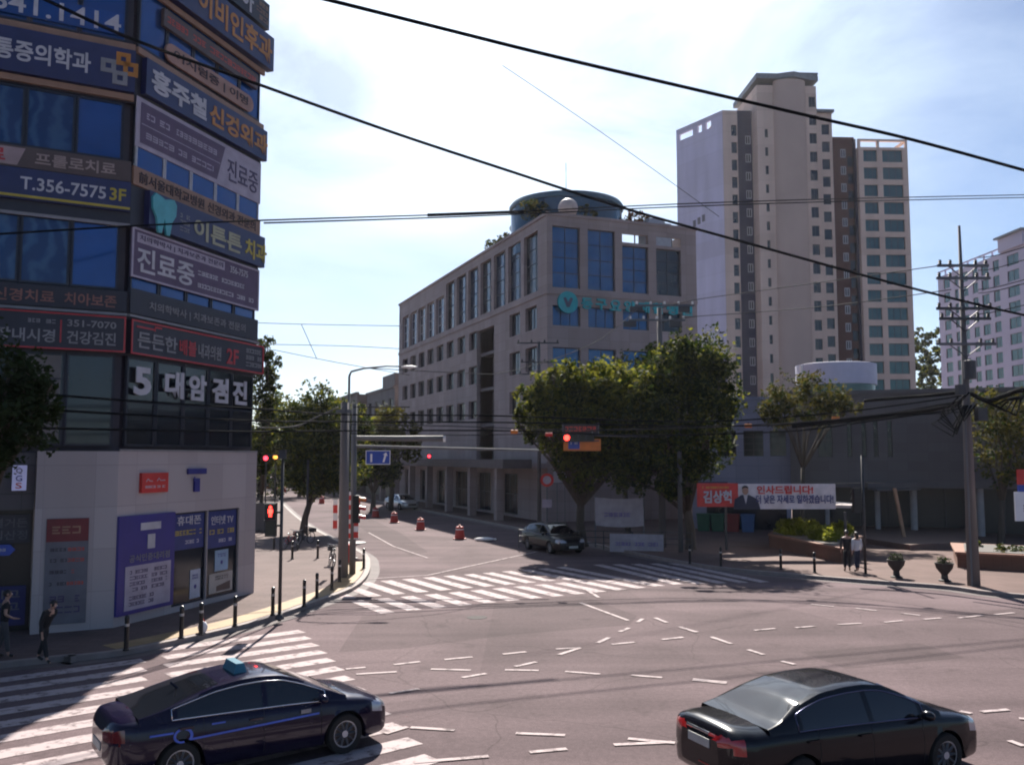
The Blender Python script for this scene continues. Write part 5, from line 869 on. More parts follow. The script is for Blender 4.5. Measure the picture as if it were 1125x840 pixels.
# ------------------------------------------------------------------ traffic drums
def mk_drum():
    t = thing('traffic_drum','red traffic drum','traffic drum'); mb = MB(); mb.lathe([(.40,0),(.40,.06),(.31,.08),(.30,.28),(.28,.30),(.27,.52),(.25,.54),(.24,.74),(.20,.78),(.08,.80),(.08,.88),(.01,.89)],20); mb.build('body', M_drum, t, 'auto'); 
    for a,c,r,r2 in ((.58,.64,.255,.251),): mb = MB(); mb.lathe([(r,a),(r2,c)],20); mb.build('band', M_drumw, t, 'auto')
    mb = MB(); mb.lathe([(.42,.0),(.42,.045),(.405,.05)],20); mb.build('base_ring', M_rubber, t, 'auto'); return t
dr = mk_drum()
for i,((u,v),lab) in enumerate([((505,592),'nearest and largest red traffic drum on the side street'),((462,582),'red traffic drum second from the camera along the street shade line'),((433,574),'red traffic drum third from the camera along the street shade line'),((412.5,568),'red traffic drum just right of the twin poles in the street'),((353.5,553),'red traffic drum seen left of the twin poles beyond the tree trunk'),((312,541),'far red drum nearest the tree trunk on the street'),((302,538.5),'far red drum in the middle of the distant row'),((295,536.5),'far small red drum left in the distant row'),((287,535),'farthest tiny red drum beside the clinic edge'),((306,541.5),'far red drum paired with the one nearest the trunk')]):
    t = dr if i == 0 else dup(dr); place(t, G(u,v), random.uniform(0,6), lab, 'red traffic drums along the side street')
p = G(532,594); t = thing('sandbag','pale sandbag lying on the road by the nearest drum','sandbag',p,R(5)); mb = MB(); mb.ball((0,0,.11),.62,.3,.12,14,8); mb.build('sack', mk('sack_pale',(.75,.72,.70),.9), t, True); mb = MB(); mb.ball((.66,0,.1),.09,.12,.06,8,6); mb.build('tied_end', MATS['sack_pale'], t, True)

# ------------------------------------------------------------------ overhead wires
def catm(pts, n=6): 
    o = []; pts = [Vector(p) for p in pts]
    for i in range(len(pts)-1):
        a,b,c,d = pts[max(i-1,0)],pts[i],pts[i+1],pts[min(i+2,len(pts)-1)]
        for k in range(n): t = k/n; o.append(.5*((2*b)+(c-a)*t+(2*a-5*b+4*c-d)*t*t+(3*b-a-3*c+d)*t**3))
    return o+[pts[-1]]
def wire(label, pts, r, mat=None, name='overhead_wire', n=6):
    o = MB().tube(catm(pts, n), r, n).build(name, mat or M_wire, None, True); return tag(o, label, 'wire')
TE = math.tan(R(SUN_EL)); AZ = math.tan(R(SUN_AZ))
def over_shadow(u, v, ln):                        # the spot on that sight line whose shadow falls on the line ln
    d = ray(u,v); (x0,y0),(x1,y1) = ln; m = (y1-y0)/(x1-x0); best = None
    for i in range(400):
        Y = 15+i*.15; h = CAM_H+d.z/d.y*Y; x = d.x/d.y*Y-AZ*h/TE; y = Y-h/TE; e = abs(y-(y0+m*(x-x0)))
        if best is None or e < best[0]: best = (e, Y)
    return P(u,v,best[1])
LA, LB = ((-2.96,19.7),(14.5,25.8)), ((-2.5,18.3),(14.06,25.0))
def fit(pts):                                     # straighten in plan, keep heights
    xs = [p.x for p in pts]; c = np.polyfit(xs, [p.y for p in pts], 1); return [Vector((p.x, float(np.polyval(c,p.x)), p.z)) for p in pts]
def straight(pts, x0, y0, m):                     # a wire hung in one vertical plane
    o = []
    for u,v in pts: d = ray(u,v); k = d.x/d.y; o.append(P(u,v,(y0-m*x0)/(1-m*k)))
    return o
wire('thick black cable sagging across the whole view from upper left to right', straight(((-60,-50),(50,0),(150,45),(290,95),(430,145),(560,188),(690,230),(850,275),(1000,316),(1125,346),(1250,370)), -11.3, 22.0, .33), .042)
LEFT3 = [P(u,v,Y) for u,v,Y in ((-40,260,21.5),(0,257,22.5),(150,248,25.6),(290,242,30))]
pw = LEFT3+[over_shadow(u,v,LA) for u,v in ((480,236),(560,233),(620,230))]
wire('thin wire running level in front of the clinic toward the roof globe', pw, .03)
pw2 = [pw[-1]]+[over_shadow(u,v,LA) for u,v in ((660,228),(750,224),(900,219),(1125,214),(1250,211))]
wire('thin wire continuing level past the tower toward the right edge', pw2, .03)
wire('lower strand hung close under the level wire before the hospital', [P(290,245,29.8)]+[over_shadow(u,v,LB) for u,v in ((480,239),(620,233),(660,231),(750,227),(900,222),(1125,217),(1250,214))], .03)
for (i,lab) in ((0,'dark splice sleeve on the level wire above the hospital'),): 
    a = over_shadow(470,236.3,LA); c = over_shadow(575,232.5,LA); wire(lab, [a,c], .07, name='wire_splice')
wire('second thick cable crossing the top of the picture down to the right', [P(u,v,Y) for u,v,Y in ((300,-14,15),(360,0,15.4),(480,30,16),(600,60,16.6),(740,93,17.4),(900,130,18.4),(1000,153,19),(1125,187,20),(1250,222,21))], .034)
wire('hair-thin faint line slanting from the sky to the tower wall', [P(u,v,Y) for u,v,Y in ((552,72,60),(660,145,60),(790,238,60))], .02, M_wireg)
LWS = [((0,428,22),(100,437,24.5),(280,449,30),(375,455,37),(470,456,38),(560,457,39),(760,463,40),(900,455,39),(1000,443,37),(1060,434,36)),
 ((0,447,22),(140,455,25),(280,462,30),(375,463,37),(560,464,39),(800,468,40),(930,460,38),(1060,440,36)),
 ((0,469,22),(140,472,25),(280,474,30),(375,473,37),(560,473,39),(700,478,40),(860,474,39),(960,462,37),(1060,448,36)),
 ((385,466,38),(500,468,38.5),(620,472,39),(760,470,40),(900,462,38),(1060,443,36)),
 ((385,476,38),(470,478,38.5),(600,476,39),(700,470,40),(840,466,39),(1060,452,36))]
labs = ['uppermost of the low cable run crossing from the clinic to the big pole','second of the low cable run crossing from the clinic to the big pole','lowest cable of the run crossing from the clinic to the big pole','grey messenger wire from the twin poles to the big pole','lower drooping wire from the twin poles to the big pole']
for i,(l,lab) in enumerate(zip(LWS,labs)): wire(lab, [P(*q) for q in l], (.035,.035,.035,.022,.02)[i], M_wireg if i in (3,) else M_wire)
wire('bright stub wire running right from the top of the twin poles', [P(u,v,37.9) for u,v in ((388,447),(420,447),(450,447))], .03, M_wireg)
wire('slack wire dropping from the clinic side up to the twin poles', [P(u,v,Y) for u,v,Y in ((283,470,34),(325,468,36),(350,457,37),(372,447,37.8))], .03, M_wireg)
for lab,l in (('faint far wire left of the hospital, upper one',((270,354,60),(330,356,60),(440,358,62))),('faint far wire left of the hospital, lower one',((290,378,60),(380,380,60),(440,383,62))),('faint drooping wire from the sky left of the hospital to its wall',((300,384,60),(370,398,60),(450,412,64))),('thin slanting wire left of the hospital below the splice',((331,356,60),(348,394,60)))): wire(lab,[P(*q) for q in l],.022,M_wireg)
wire('sunlit wire leaving the cross arm of the hospital pole to the right', [P(u,v,b_) for u,v,b_ in ((727,338,50),(760,330,49),(800,324,48),(880,313,44),(1045,290,36))], .022, M_wireg)
wire('lower sunlit wire leaving the hospital pole to the right', [P(u,v,b_) for u,v,b_ in ((727,354,50),(760,348,49),(830,343,47),(920,335,42),(1045,318,36))], .022, M_wireg)
wire('wire rising from the lamp arm across the hospital wall', [P(u,v,Y) for u,v,Y in ((400,404,38),(500,409,40),(560,408,44),(650,378,48),(700,340,50))], .02, M_wireg)
for i,(v0,v1) in enumerate(((283,262),(297,276),(318,300),(322,305),(345,330))): wire(['topmost','second','third','fourth','lowest'][i]+' wire from the big pole arms off to the right edge', [P(1075,v0,36),P(1100,v0-4,35),P(1180,v1-8,33)], .018)
wire('bundled telephone cable with slack coils left of the big pole', [P(u,v,Y) for u,v,Y in ((870,468,43),(930,462,42),(985,455,40),(1010,452,39),(1035,447,37.5),(1060,440,36))], .11)
wire('upper bundled telephone cable left of the big pole', [P(u,v,Y) for u,v,Y in ((950,440,41),(1000,436,39),(1025,434,37.5),(1060,430,36))], .08)
wire('bundled dark cables hanging right of the big pole', [P(u,v,Y) for u,v,Y in ((1066,432,36),(1085,440,35.6),(1105,434,35),(1125,428,34),(1170,424,33))], .1)
for i,(u,v,Y) in enumerate(((565,474,39),(822,467.5,40),(918,459.5,38.6),(603,477,39))):
    p = P(u,v,Y); t = thing('cable_marker',['small orange cable marker left of the message board','small orange cable marker before the panelled wing','bright round orange cable marker on the low wires at right','dull red cable marker beside the four-lamp signal'][i],'cable marker',p); mb = MB(); mb.lathe([(.05,-.16),(.09,-.14),(.09,.14),(.05,.16)],10,axis='x'); mb.build('sleeve', M_orange if i < 3 else M_reddim, t, 'auto'); mb = MB(); mb.box(-.03,.03,-.03,.03,.091,.14); mb.build('clip', M_dpole, t)
# ------------------------------------------------------------------ cars
M_cblk = mk('paint_black', (.006,.006,.009), .22, .0, .05, 2, coat=.55, spec=.1); M_cviol = mk('paint_blue_black', (.009,.007,.024), .2, .2, .05, 2, coat=.55, spec=.1); M_csil = mk('paint_silver', (.45,.46,.48), .3, .6, .05, 2, coat=.8)
M_cgl = mk('car_glass', (.008,.009,.012), .04, 0, .05, 1, spec=.8); M_chr = mk('chrome', (.62,.64,.68), .12, 1, .03); M_seam = mk('seam_black', (.002,.002,.002), .8); M_rim = mk('rim_alloy', (.42,.42,.45), .35, .35, .05); M_tail = mk('tail_lamp', (.36,.012,.012), .15, 0, .1, 8, coat=1); M_head = mk('head_lamp', (.35,.36,.40), .1, .3, .1, 6, coat=1); M_plate = mk('plate', (.35,.36,.34), .5); M_tblue = mk('taxi_blue', (.03,.10,.50), .35); M_tlamp = mk('taxi_lamp', (.012,.13,.20), .35)
def curve(pts, xs, k=.05):
    X_, Y_ = zip(*pts); fx = np.linspace(xs[0]-.3, xs[-1]+.3, 900); y = np.interp(fx, X_, Y_); s = max(1,int(k/(fx[1]-fx[0]))); w_ = np.exp(-.5*(np.arange(-3*s,3*s+1)/s)**2); w_ /= w_.sum(); y = np.convolve(np.pad(y,3*s,'edge'), w_, 'valid'); return np.interp(xs, fx, y)
def wheel(parent, x, y, r, wd, side):
    t = MB(); t.lathe([(r*.66,-wd/2),(r*.93,-wd/2),(r,-wd*.32),(r,wd*.32),(r*.93,wd/2),(r*.66,wd/2)], 28, axis='y', cap=False); o = t.build('wheel', M_rubber, parent, 'auto', (x,y,r)); m = MB(); sg = side
    m.lathe([(r*.67,-wd*.30*1),(r*.68,wd*.30)],28,axis='y',slot=1); yo = sg*wd*.42
    for k in range(28): a0, a1 = 2*math.pi*k/28, 2*math.pi*(k+1)/28; m.quad(*[(math.cos(a)*q*r, yo, math.sin(a)*q*r) for a,q in ((a0,.60),(a1,.60),(a1,.68),(a0,.68))])
    for k in range(10):
        a = 2*math.pi*k/10; d = Vector((math.cos(a),0,math.sin(a))); n = Vector((-d.z,0,d.x)); y1 = sg*wd*.36
        A_ = [d*r*.12+n*r*.055, d*r*.12-n*r*.055, d*r*.62-n*r*.035, d*r*.62+n*r*.035]; m.add([(p.x,y1+sg*.012,p.z) for p in A_]+[(p.x,y1-sg*.02,p.z) for p in A_], [(0,1,2,3),(3,2,1,0),(0,1,5,4),(2,3,7,6),(1,2,6,5),(3,0,4,7)])
    m.lathe([(r*.17,-.012),(r*.14,.014)],14,(0,sg*wd*.38,0),axis='y'); m.build('rim', [M_rim,M_black], o, 'auto'); return o
def car(name, label, loc, hd, sp):
    t = thing(name, label, 'car', loc, hd); x0, x1 = sp['x0'], sp['x1']; xs = list(np.arange(x0+.3,x1-.299,.045))+list(np.arange(x0,x0+.299,.02))+list(np.arange(x1-.28,x1+.001,.02)); xs += [q for s in sp['seams'] for q in (s-.006,s+.006)]; xs = np.array(sorted(xs))
    deck = curve(sp['deck'],xs,.04); belt = curve(sp['belt'],xs,.05); hw = curve(sp['hw'],xs,.025); zb = curve(sp['zb'],xs,.05); roof = curve(sp['roof'],xs,.07); R_ = sp['r']; wx = (sp['xf'],sp['xr'])
    def ring(i):
        x = xs[i]; w_ = hw[i]; b = zb[i]; be = belt[i]; dk = max(deck[i], be-.04); arch = -1
        for c in wx:
            q = (R_*1.16)**2-(x-c)**2
            if q > 0: arch = max(arch, R_*1.0+math.sqrt(q))
        m_ = lambda f: b+(be-b)*f
        pr = [(0,b),(.62*w_,b),(.93*w_,b+.01),(.975*w_,m_(.10)),(w_*.995,m_(.28)),(w_,m_(.5)),(w_*1.0,m_(.63)),(w_*.992,m_(.70)),(w_*.975,m_(.86)),(w_*.955,m_(.955)),(w_*.925,be)]
        if arch > 0: pr = [pr[0]]+[(.62*w_ if k == 0 else y, max(z,arch)) if k < 7 else (y,max(z,arch)) for k,(y,z) in enumerate(pr[1:])]
        pr += [(w_*.84,be+(dk-be)*.35+.012),(w_*.66,be+(dk-be)*.75+.012),(w_*.36,dk+.004),(0,dk+.006)]; return pr
    rings = [ring(i) for i in range(len(xs))]; nr = len(rings[0]); V = []; 
    for i,rg in enumerate(rings): V += [(xs[i],-y,z) for y,z in rg]+[(xs[i],y,z) for y,z in rg[-2:0:-1]]
    n = 2*nr-2; body, head, tail, seam = [], [], [], []
    for i in range(len(xs)-1):
        xm = (xs[i]+xs[i+1])/2; thin = xs[i+1]-xs[i] < .0125 and any(abs(xm-s) < .004 for s in sp['seams'])
        for j in range(n):
            f = (i*n+j,(i+1)*n+j,(i+1)*n+(j+1)%n,i*n+(j+1)%n); jj = j if j < nr-1 else n-1-j; c = np.mean([V[k] for k in f],axis=0)
            if thin and 3 <= jj <= 9: seam.append(f)
            elif sp['head'](c): head.append(f)
            elif sp['tail'](c): tail.append(f)
            else: body.append(f)
    body += [tuple(range(n-1,-1,-1)), tuple((len(xs)-1)*n+j for j in range(n))]
    def sub(name, fs, mat, mats2=None, idx=None):
        mb = MB(); used = sorted({k for f in fs for k in f}); mp_ = {k:i for i,k in enumerate(used)}; mb.v = [V[k] for k in used]; mb.f = [tuple(mp_[k] for k in f) for f in fs]; mb.m = idx or [0]*len(fs); return mb.build(name, mat, t, 'auto')
    sub('body', body+seam, [sp['paint'],M_seam], idx=[0]*len(body)+[1]*len(seam))
    for s in (-1,1):
        for nm,fs,mt in (('headlight',head,M_head),('tail_light',tail,sp.get('tailmat',M_tail))):
            q = [f for f in fs if s*np.mean([V[k][1] for k in f]) > 0]
            if q: sub(nm, q, mt)
    # greenhouse
    gx = xs[(xs > sp['gx0']) & (xs < sp['gx1'])]; gr = np.interp(gx,xs,roof); gb = np.interp(gx,xs,np.maximum(belt,0)); gw = np.interp(gx,xs,hw)*.925; gd = np.interp(gx,xs,deck)
    ts = [0,.05,.22,.42,.62,.78,.88]; V2 = []; m0 = len(ts)+5
    for i,x in enumerate(gx):
        b = gb[i]; h = max(gr[i]-b,.02); tum = sp['tum']; side = [(gw[i]-tum*h*tt**1.15, b+h*.93*tt-.004) for tt in ts]; ye = side[-1][0]
        pr = side+[(ye-.05*min(1,h/.3), b+h*.945),(ye-.12*min(1,h/.3),b+h*.975),(ye*.62,b+h*.995),(ye*.3,b+h*1.0),(0,b+h*1.004)]; V2 += [(x,-y,z) for y,z in pr]+[(x,y,z) for y,z in pr[-2::-1]]
    n2 = 2*m0-1; G_ = {}
    for i in range(len(gx)-1):
        xm = (gx[i]+gx[i+1])/2; h = (gr[i]+gr[i+1]-gb[i]-gb[i+1])/2
        for j in range(n2-1):
            f = (i*n2+j,(i+1)*n2+j,(i+1)*n2+j+1,i*n2+j+1); jj = min(j, n2-2-j); s = 'r' if j < n2/2 else 'l'; k = 'roof'
            if 1 <= jj <= 5 and h > .15:
                if sp['xB']+.045 < xm < sp['xA']: k = 'front_side_window'+s
                elif sp['xC'] < xm < sp['xB']-.045: k = 'rear_side_window'+s
            if jj >= 8:
                if xm > sp['ws']: k = 'windscreen'
                elif xm < sp['rw']: k = 'rear_window'
            G_.setdefault(k,[]).append(f)
    V = V2
    for k,fs in G_.items(): sub({'r':k[:-1],'l':k[:-1]}[k[-1]] if k.endswith(('windowr','windowl')) else ('roof_panel' if k == 'roof' else k), fs, sp['paint'] if k == 'roof' else M_cgl)
    for s in (-1,1):                               # bright window trim
        lo, hi = [], []
        for i,x in enumerate(gx):
            if sp['xC']-.12 < x < sp['xA']+.1:
                b = V2[i*n2+1]; h_ = V2[i*n2+6]; lo.append((x,s*(abs(b[1])+.006),b[2])); hi.append((x,s*(abs(h_[1])+.006),h_[2]))
        mb = MB(); mb.tube(lo,.011,6); mb.tube([lo[0]]+hi[::1]+[lo[-1]] if sp.get('arc',True) else hi,.009,6); mb.build('window_trim', sp.get('trim',M_chr), t, True)
        mb = MB(); mb.ball((sp['xA']-.02,s*(float(np.interp(sp['xA'],xs,hw))+.10),float(np.interp(sp['xA'],xs,belt))+.08),.08,.12,.075,14,8); mb.box(sp['xA']-.03,sp['xA']+.03,min(s*.8,s*.92),max(s*.8,s*.92),float(np.interp(sp['xA'],xs,belt))+.0,float(np.interp(sp['xA'],xs,belt))+.05); mb.build('mirror', sp['paint'], t, True)
        for c in (sp['xB']-.18, sp['xC']+.12 if sp['xC']+.12 < sp['xr']+.5 else sp['xr']+.42):
            y = float(np.interp(c,xs,hw))*.985+.012; z = float(np.interp(c,xs,belt))-.12; mb = MB(); mb.box(c-.11,c+.11,min(s*y,s*(y+.025)),max(s*y,s*(y+.025)),z-.016,z+.016); mb.build('door_handle', sp.get('handle',sp['paint']), t)
        for c in wx: wheel(t, c, s*(sp['W']/2-.13), R_, .225, s)
    mb = MB(); mb.box(x0+.35,x1-.35,-.6,.6,.19,.62); mb.build('underbody', M_seam, t)
    for xx, sg in ((x0,-1),(x1,1)):
        z = .78 if sg < 0 else .42; z = sp['pz'][0 if sg < 0 else 1]; mb = MB(); a_, b_ = sorted((xx+sg*.012, xx-sg*.06)); mb.box(a_,b_,-.26,.26,z-.06,z+.06); mb.build('number_plate', M_plate, t)
    mb = MB(); mb.box(x1-.05,x1+.006,-.42,.42,.46,.62); [mb.box(x1+.007,x1+.015,-.42,.42,z,z+.012) for z in (.49,.53,.57)]; mb.build('grille', M_black, t)
    return t, xs, hw, belt
def hsel(a,b,z0,z1,y0,sgn): return lambda c: sgn*c[0] > a and z0 < c[2] < z1 and abs(c[1]) > y0
taxi = dict(x0=-2.44,x1=2.46,W=1.86,r=.335,xf=1.46,xr=-1.38,paint=M_cviol,tum=.42,seams=(-.02,1.0,-1.02),gx0=-2.05,gx1=1.52,xA=1.0,xB=.02,xC=-1.42,ws=.42,rw=-.72,pz=(.62,.40),
  deck=[(-2.45,.80),(-2.40,.95),(-2.32,1.05),(-2.1,1.08),(-1.5,1.06),(1.2,.99),(1.6,.95),(2.0,.87),(2.3,.76),(2.46,.62)], belt=[(-2.44,.86),(-2.3,.98),(-1.5,1.0),(-.5,.965),(1.2,.92),(1.9,.84),(2.3,.72),(2.46,.58)],
  hw=[(-2.46,.22),(-2.43,.46),(-2.38,.64),(-2.27,.79),(-2.1,.87),(-1.9,.905),(-1.4,.925),(0,.93),(1.4,.925),(1.9,.90),(2.2,.82),(2.36,.70),(2.43,.54),(2.47,.3)], zb=[(-2.45,.52),(-2.38,.33),(-2.2,.24),(-1.9,.22),(1.9,.2),(2.3,.22),(2.46,.30)],
  roof=[(-2.1,1.06),(-1.75,1.12),(-1.3,1.25),(-.8,1.385),(-.35,1.445),(0,1.455),(.35,1.43),(.7,1.31),(1.1,1.12),(1.5,.95)], head=hsel(1.98,9,.64,.82,.42,1), tail=hsel(2.22,9,.74,.93,.3,-1), tailmat=mk('tail_lamp_dark',(.10,.008,.01),.15,0,.1,8,coat=1))
taxi['head'] = lambda c: c[0] > 2.0 and .62 < c[2] < .78 and abs(c[1]) > .45
taxi['tail'] = lambda c: c[0] < -2.2 and .74 < c[2] < .93 and abs(c[1]) > .3
t, xs_, hw_, be_ = car('parked_car' if False else 'taxi', 'black taxi with teal roof lamp and blue side stripe crossing the crosswalk', (-4.50,15.84,0), R(35), taxi); t['category'] = 'taxi'; t.scale = (.962,1,1)
mb = MB(); mb.add([(-.10,-.30,0),(.14,-.30,0),(.14,.30,0),(-.10,.30,0),(-.05,-.26,.17),(.09,-.26,.17),(.09,.26,.17),(-.05,.26,.17)], [(0,3,2,1),(4,5,6,7),(0,1,5,4),(1,2,6,5),(2,3,7,6),(3,0,4,7)]); mb.build('roof_lamp', M_tlamp, t, loc=(-.25,0,1.425))
mb = MB(); mb.tube([(-1.2,0,1.27),(-1.32,0,1.38)],.02,6); mb.build('aerial', M_cviol, t)
for s in (-1,1):
    sy = lambda x,z: s*(float(np.interp(x,xs_,hw_))*1.0+.007)
    mb = MB(); X_ = np.linspace(-1.22,.95,24)
    zf = lambda x: .70+.03*(x+1.2)
    for i in range(23): mb.quad((X_[i],sy(X_[i],.7),zf(X_[i])-.016),(X_[i+1],sy(X_[i+1],.7),zf(X_[i+1])-.016),(X_[i+1],sy(X_[i+1],.7),zf(X_[i+1])+.016),(X_[i],sy(X_[i],.7),zf(X_[i])+.016))
    mb.build('side_stripe', M_tblue, t); mb = MB(); X_ = np.linspace(-1.86,-1.5,6)
    for i in range(5): mb.quad((X_[i],sy(X_[i],.85),.815),(X_[i+1],sy(X_[i+1],.85),.815),(X_[i+1],sy(X_[i+1],.85),.845),(X_[i],sy(X_[i],.85),.845))
    pts = [(.17*(1-k/26*.25)*math.cos(R(-40+k*13))-1.36, .135*(1-k/26*.25)*math.sin(R(-40+k*13))+.765) for k in range(26)]
    for i in range(25):
        (a,b),(c,d) = pts[i],pts[i+1]; k = .72; mb.quad((a,sy(a,b),b),(c,sy(c,d),d),(-1.36+(c+1.36)*k,sy(c,d),.765+(d-.765)*k),(-1.36+(a+1.36)*k,sy(a,b),.765+(b-.765)*k))
    mb.build('swirl_emblem', M_tblue, t); mb = MB(); mb.box(.62,.80,min(sy(.7,.8),sy(.7,.8)-s*.01),max(sy(.7,.8),sy(.7,.8)-s*.01)+.002,.80,.86); mb.build('door_sticker', M_letg, t)
    mb = MB(); mb.box(-.9,-.68,min(sy(.7,.8),sy(.7,.8)-s*.01),max(sy(.7,.8),sy(.7,.8)-s*.01)+.002,.86,.885); mb.build('door_mark', M_tblue, t)
gr = dict(x0=-2.43,x1=2.45,W=1.86,r=.33,xf=1.45,xr=-1.33,paint=M_cblk,tum=.44,seams=(-.02,.98,-1.0),gx0=-1.86,gx1=1.46,xA=.98,xB=.02,xC=-1.22,ws=.42,rw=-.78,pz=(.80,.40),handle=M_cblk,trim=mk('trim_dark_chrome',(.10,.11,.2),.2,.8),
  deck=[(-2.44,.80),(-2.39,.97),(-2.32,1.04),(-2.2,1.07),(-1.6,1.06),(1.1,1.0),(1.6,.94),(2.0,.87),(2.3,.77),(2.45,.63)], belt=[(-2.43,.84),(-2.36,.96),(-1.6,.99),(-.5,.965),(1.2,.92),(1.9,.84),(2.3,.73),(2.45,.58)],
  hw=[(-2.45,.30),(-2.42,.55),(-2.37,.70),(-2.28,.81),(-2.1,.87),(-2.1,.89),(-1.4,.925),(0,.93),(1.4,.92),(1.9,.89),(2.2,.81),(2.35,.69),(2.42,.53),(2.46,.3)], zb=[(-2.44,.48),(-2.37,.30),(-2.2,.24),(-1.9,.22),(1.9,.2),(2.3,.22),(2.45,.28)],
  roof=[(-1.9,1.04),(-1.6,1.12),(-1.15,1.33),(-.75,1.445),(-.3,1.485),(.1,1.49),(.4,1.45),(.75,1.32),(1.1,1.14),(1.45,.96)])
gr['head'] = lambda c: c[0] > 2.0 and .62 < c[2] < .79 and abs(c[1]) > .42
gr['tail'] = lambda c: c[0] < -2.2 and .80 < c[2] < .955 and abs(c[1]) > .30
t, xs_, hw_, be_ = car('sedan', 'glossy black sedan with red tail lights driving away at lower right', (5.1,15.0,0), R(23.5), gr); t.scale = (1.035,1.02,1.03)
mb = MB(); mb.tube([(-2.445,-.28,.955),(-2.455,0,.96),(-2.445,.28,.955)],.018,6); mb.build('boot_trim', M_chr, t); mb = MB(); mb.tube([(-2.40,-.9,.5),(-2.44,0,.5)],.01,5); mb.build('reflector', M_tail, t)
mb = MB(); mb.tube([(.45,-.52,1.42),(1.1,-.68,1.13)],.012,5); mb.build('pillar_trim', M_chr, t)
s2_ = dict(gr); s2_.update(paint=mk('paint_dull_black',(.006,.006,.009),.35,0,.05,2,coat=.25,spec=.2), roof=[(-2.2,1.08),(-1.9,1.2),(-1.4,1.42),(-.8,1.5),(-.3,1.52),(.2,1.52),(.5,1.46),(.8,1.3),(1.1,1.14),(1.45,.96)], gx0=-2.1, rw=-1.4, xC=-1.6)
car('car', 'dark car in the shade turning out of the side street', (2.2,50.0,0), R(-66), s2_)
s3_ = dict(gr); s3_.update(paint=M_csil); p = G(441,559); car('car', 'pale silver car far up the side street beyond the red drums', (p.x,p.y,0), R(-58), s3_)

# ------------------------------------------------------------------ people
def skin_mesh(J, E, name, mat, parent, sub=1, root=0):
    me = bpy.data.meshes.new(name); me.from_pydata([j[0] for j in J], E, []); o = bpy.data.objects.new(name, me); COL.objects.link(o); m = o.modifiers.new('s','SKIN'); m.use_smooth_shade = True
    for i,j in enumerate(J): me.skin_vertices[0].data[i].radius = j[1] if isinstance(j[1],tuple) else (j[1],j[1])
    me.skin_vertices[0].data[root].use_root = True
    if sub: q = o.modifiers.new('b','SUBSURF'); q.levels = sub; q.render_levels = sub
    dg = bpy.context.evaluated_depsgraph_get(); nm = bpy.data.meshes.new_from_object(o.evaluated_get(dg)); bpy.data.objects.remove(o); nm.materials.clear(); nm.materials.append(mat); nm.polygons.foreach_set('use_smooth',[True]*len(nm.polygons)); nm.name = name
    r = bpy.data.objects.new(name, nm); COL.objects.link(r); r.parent = parent; return r
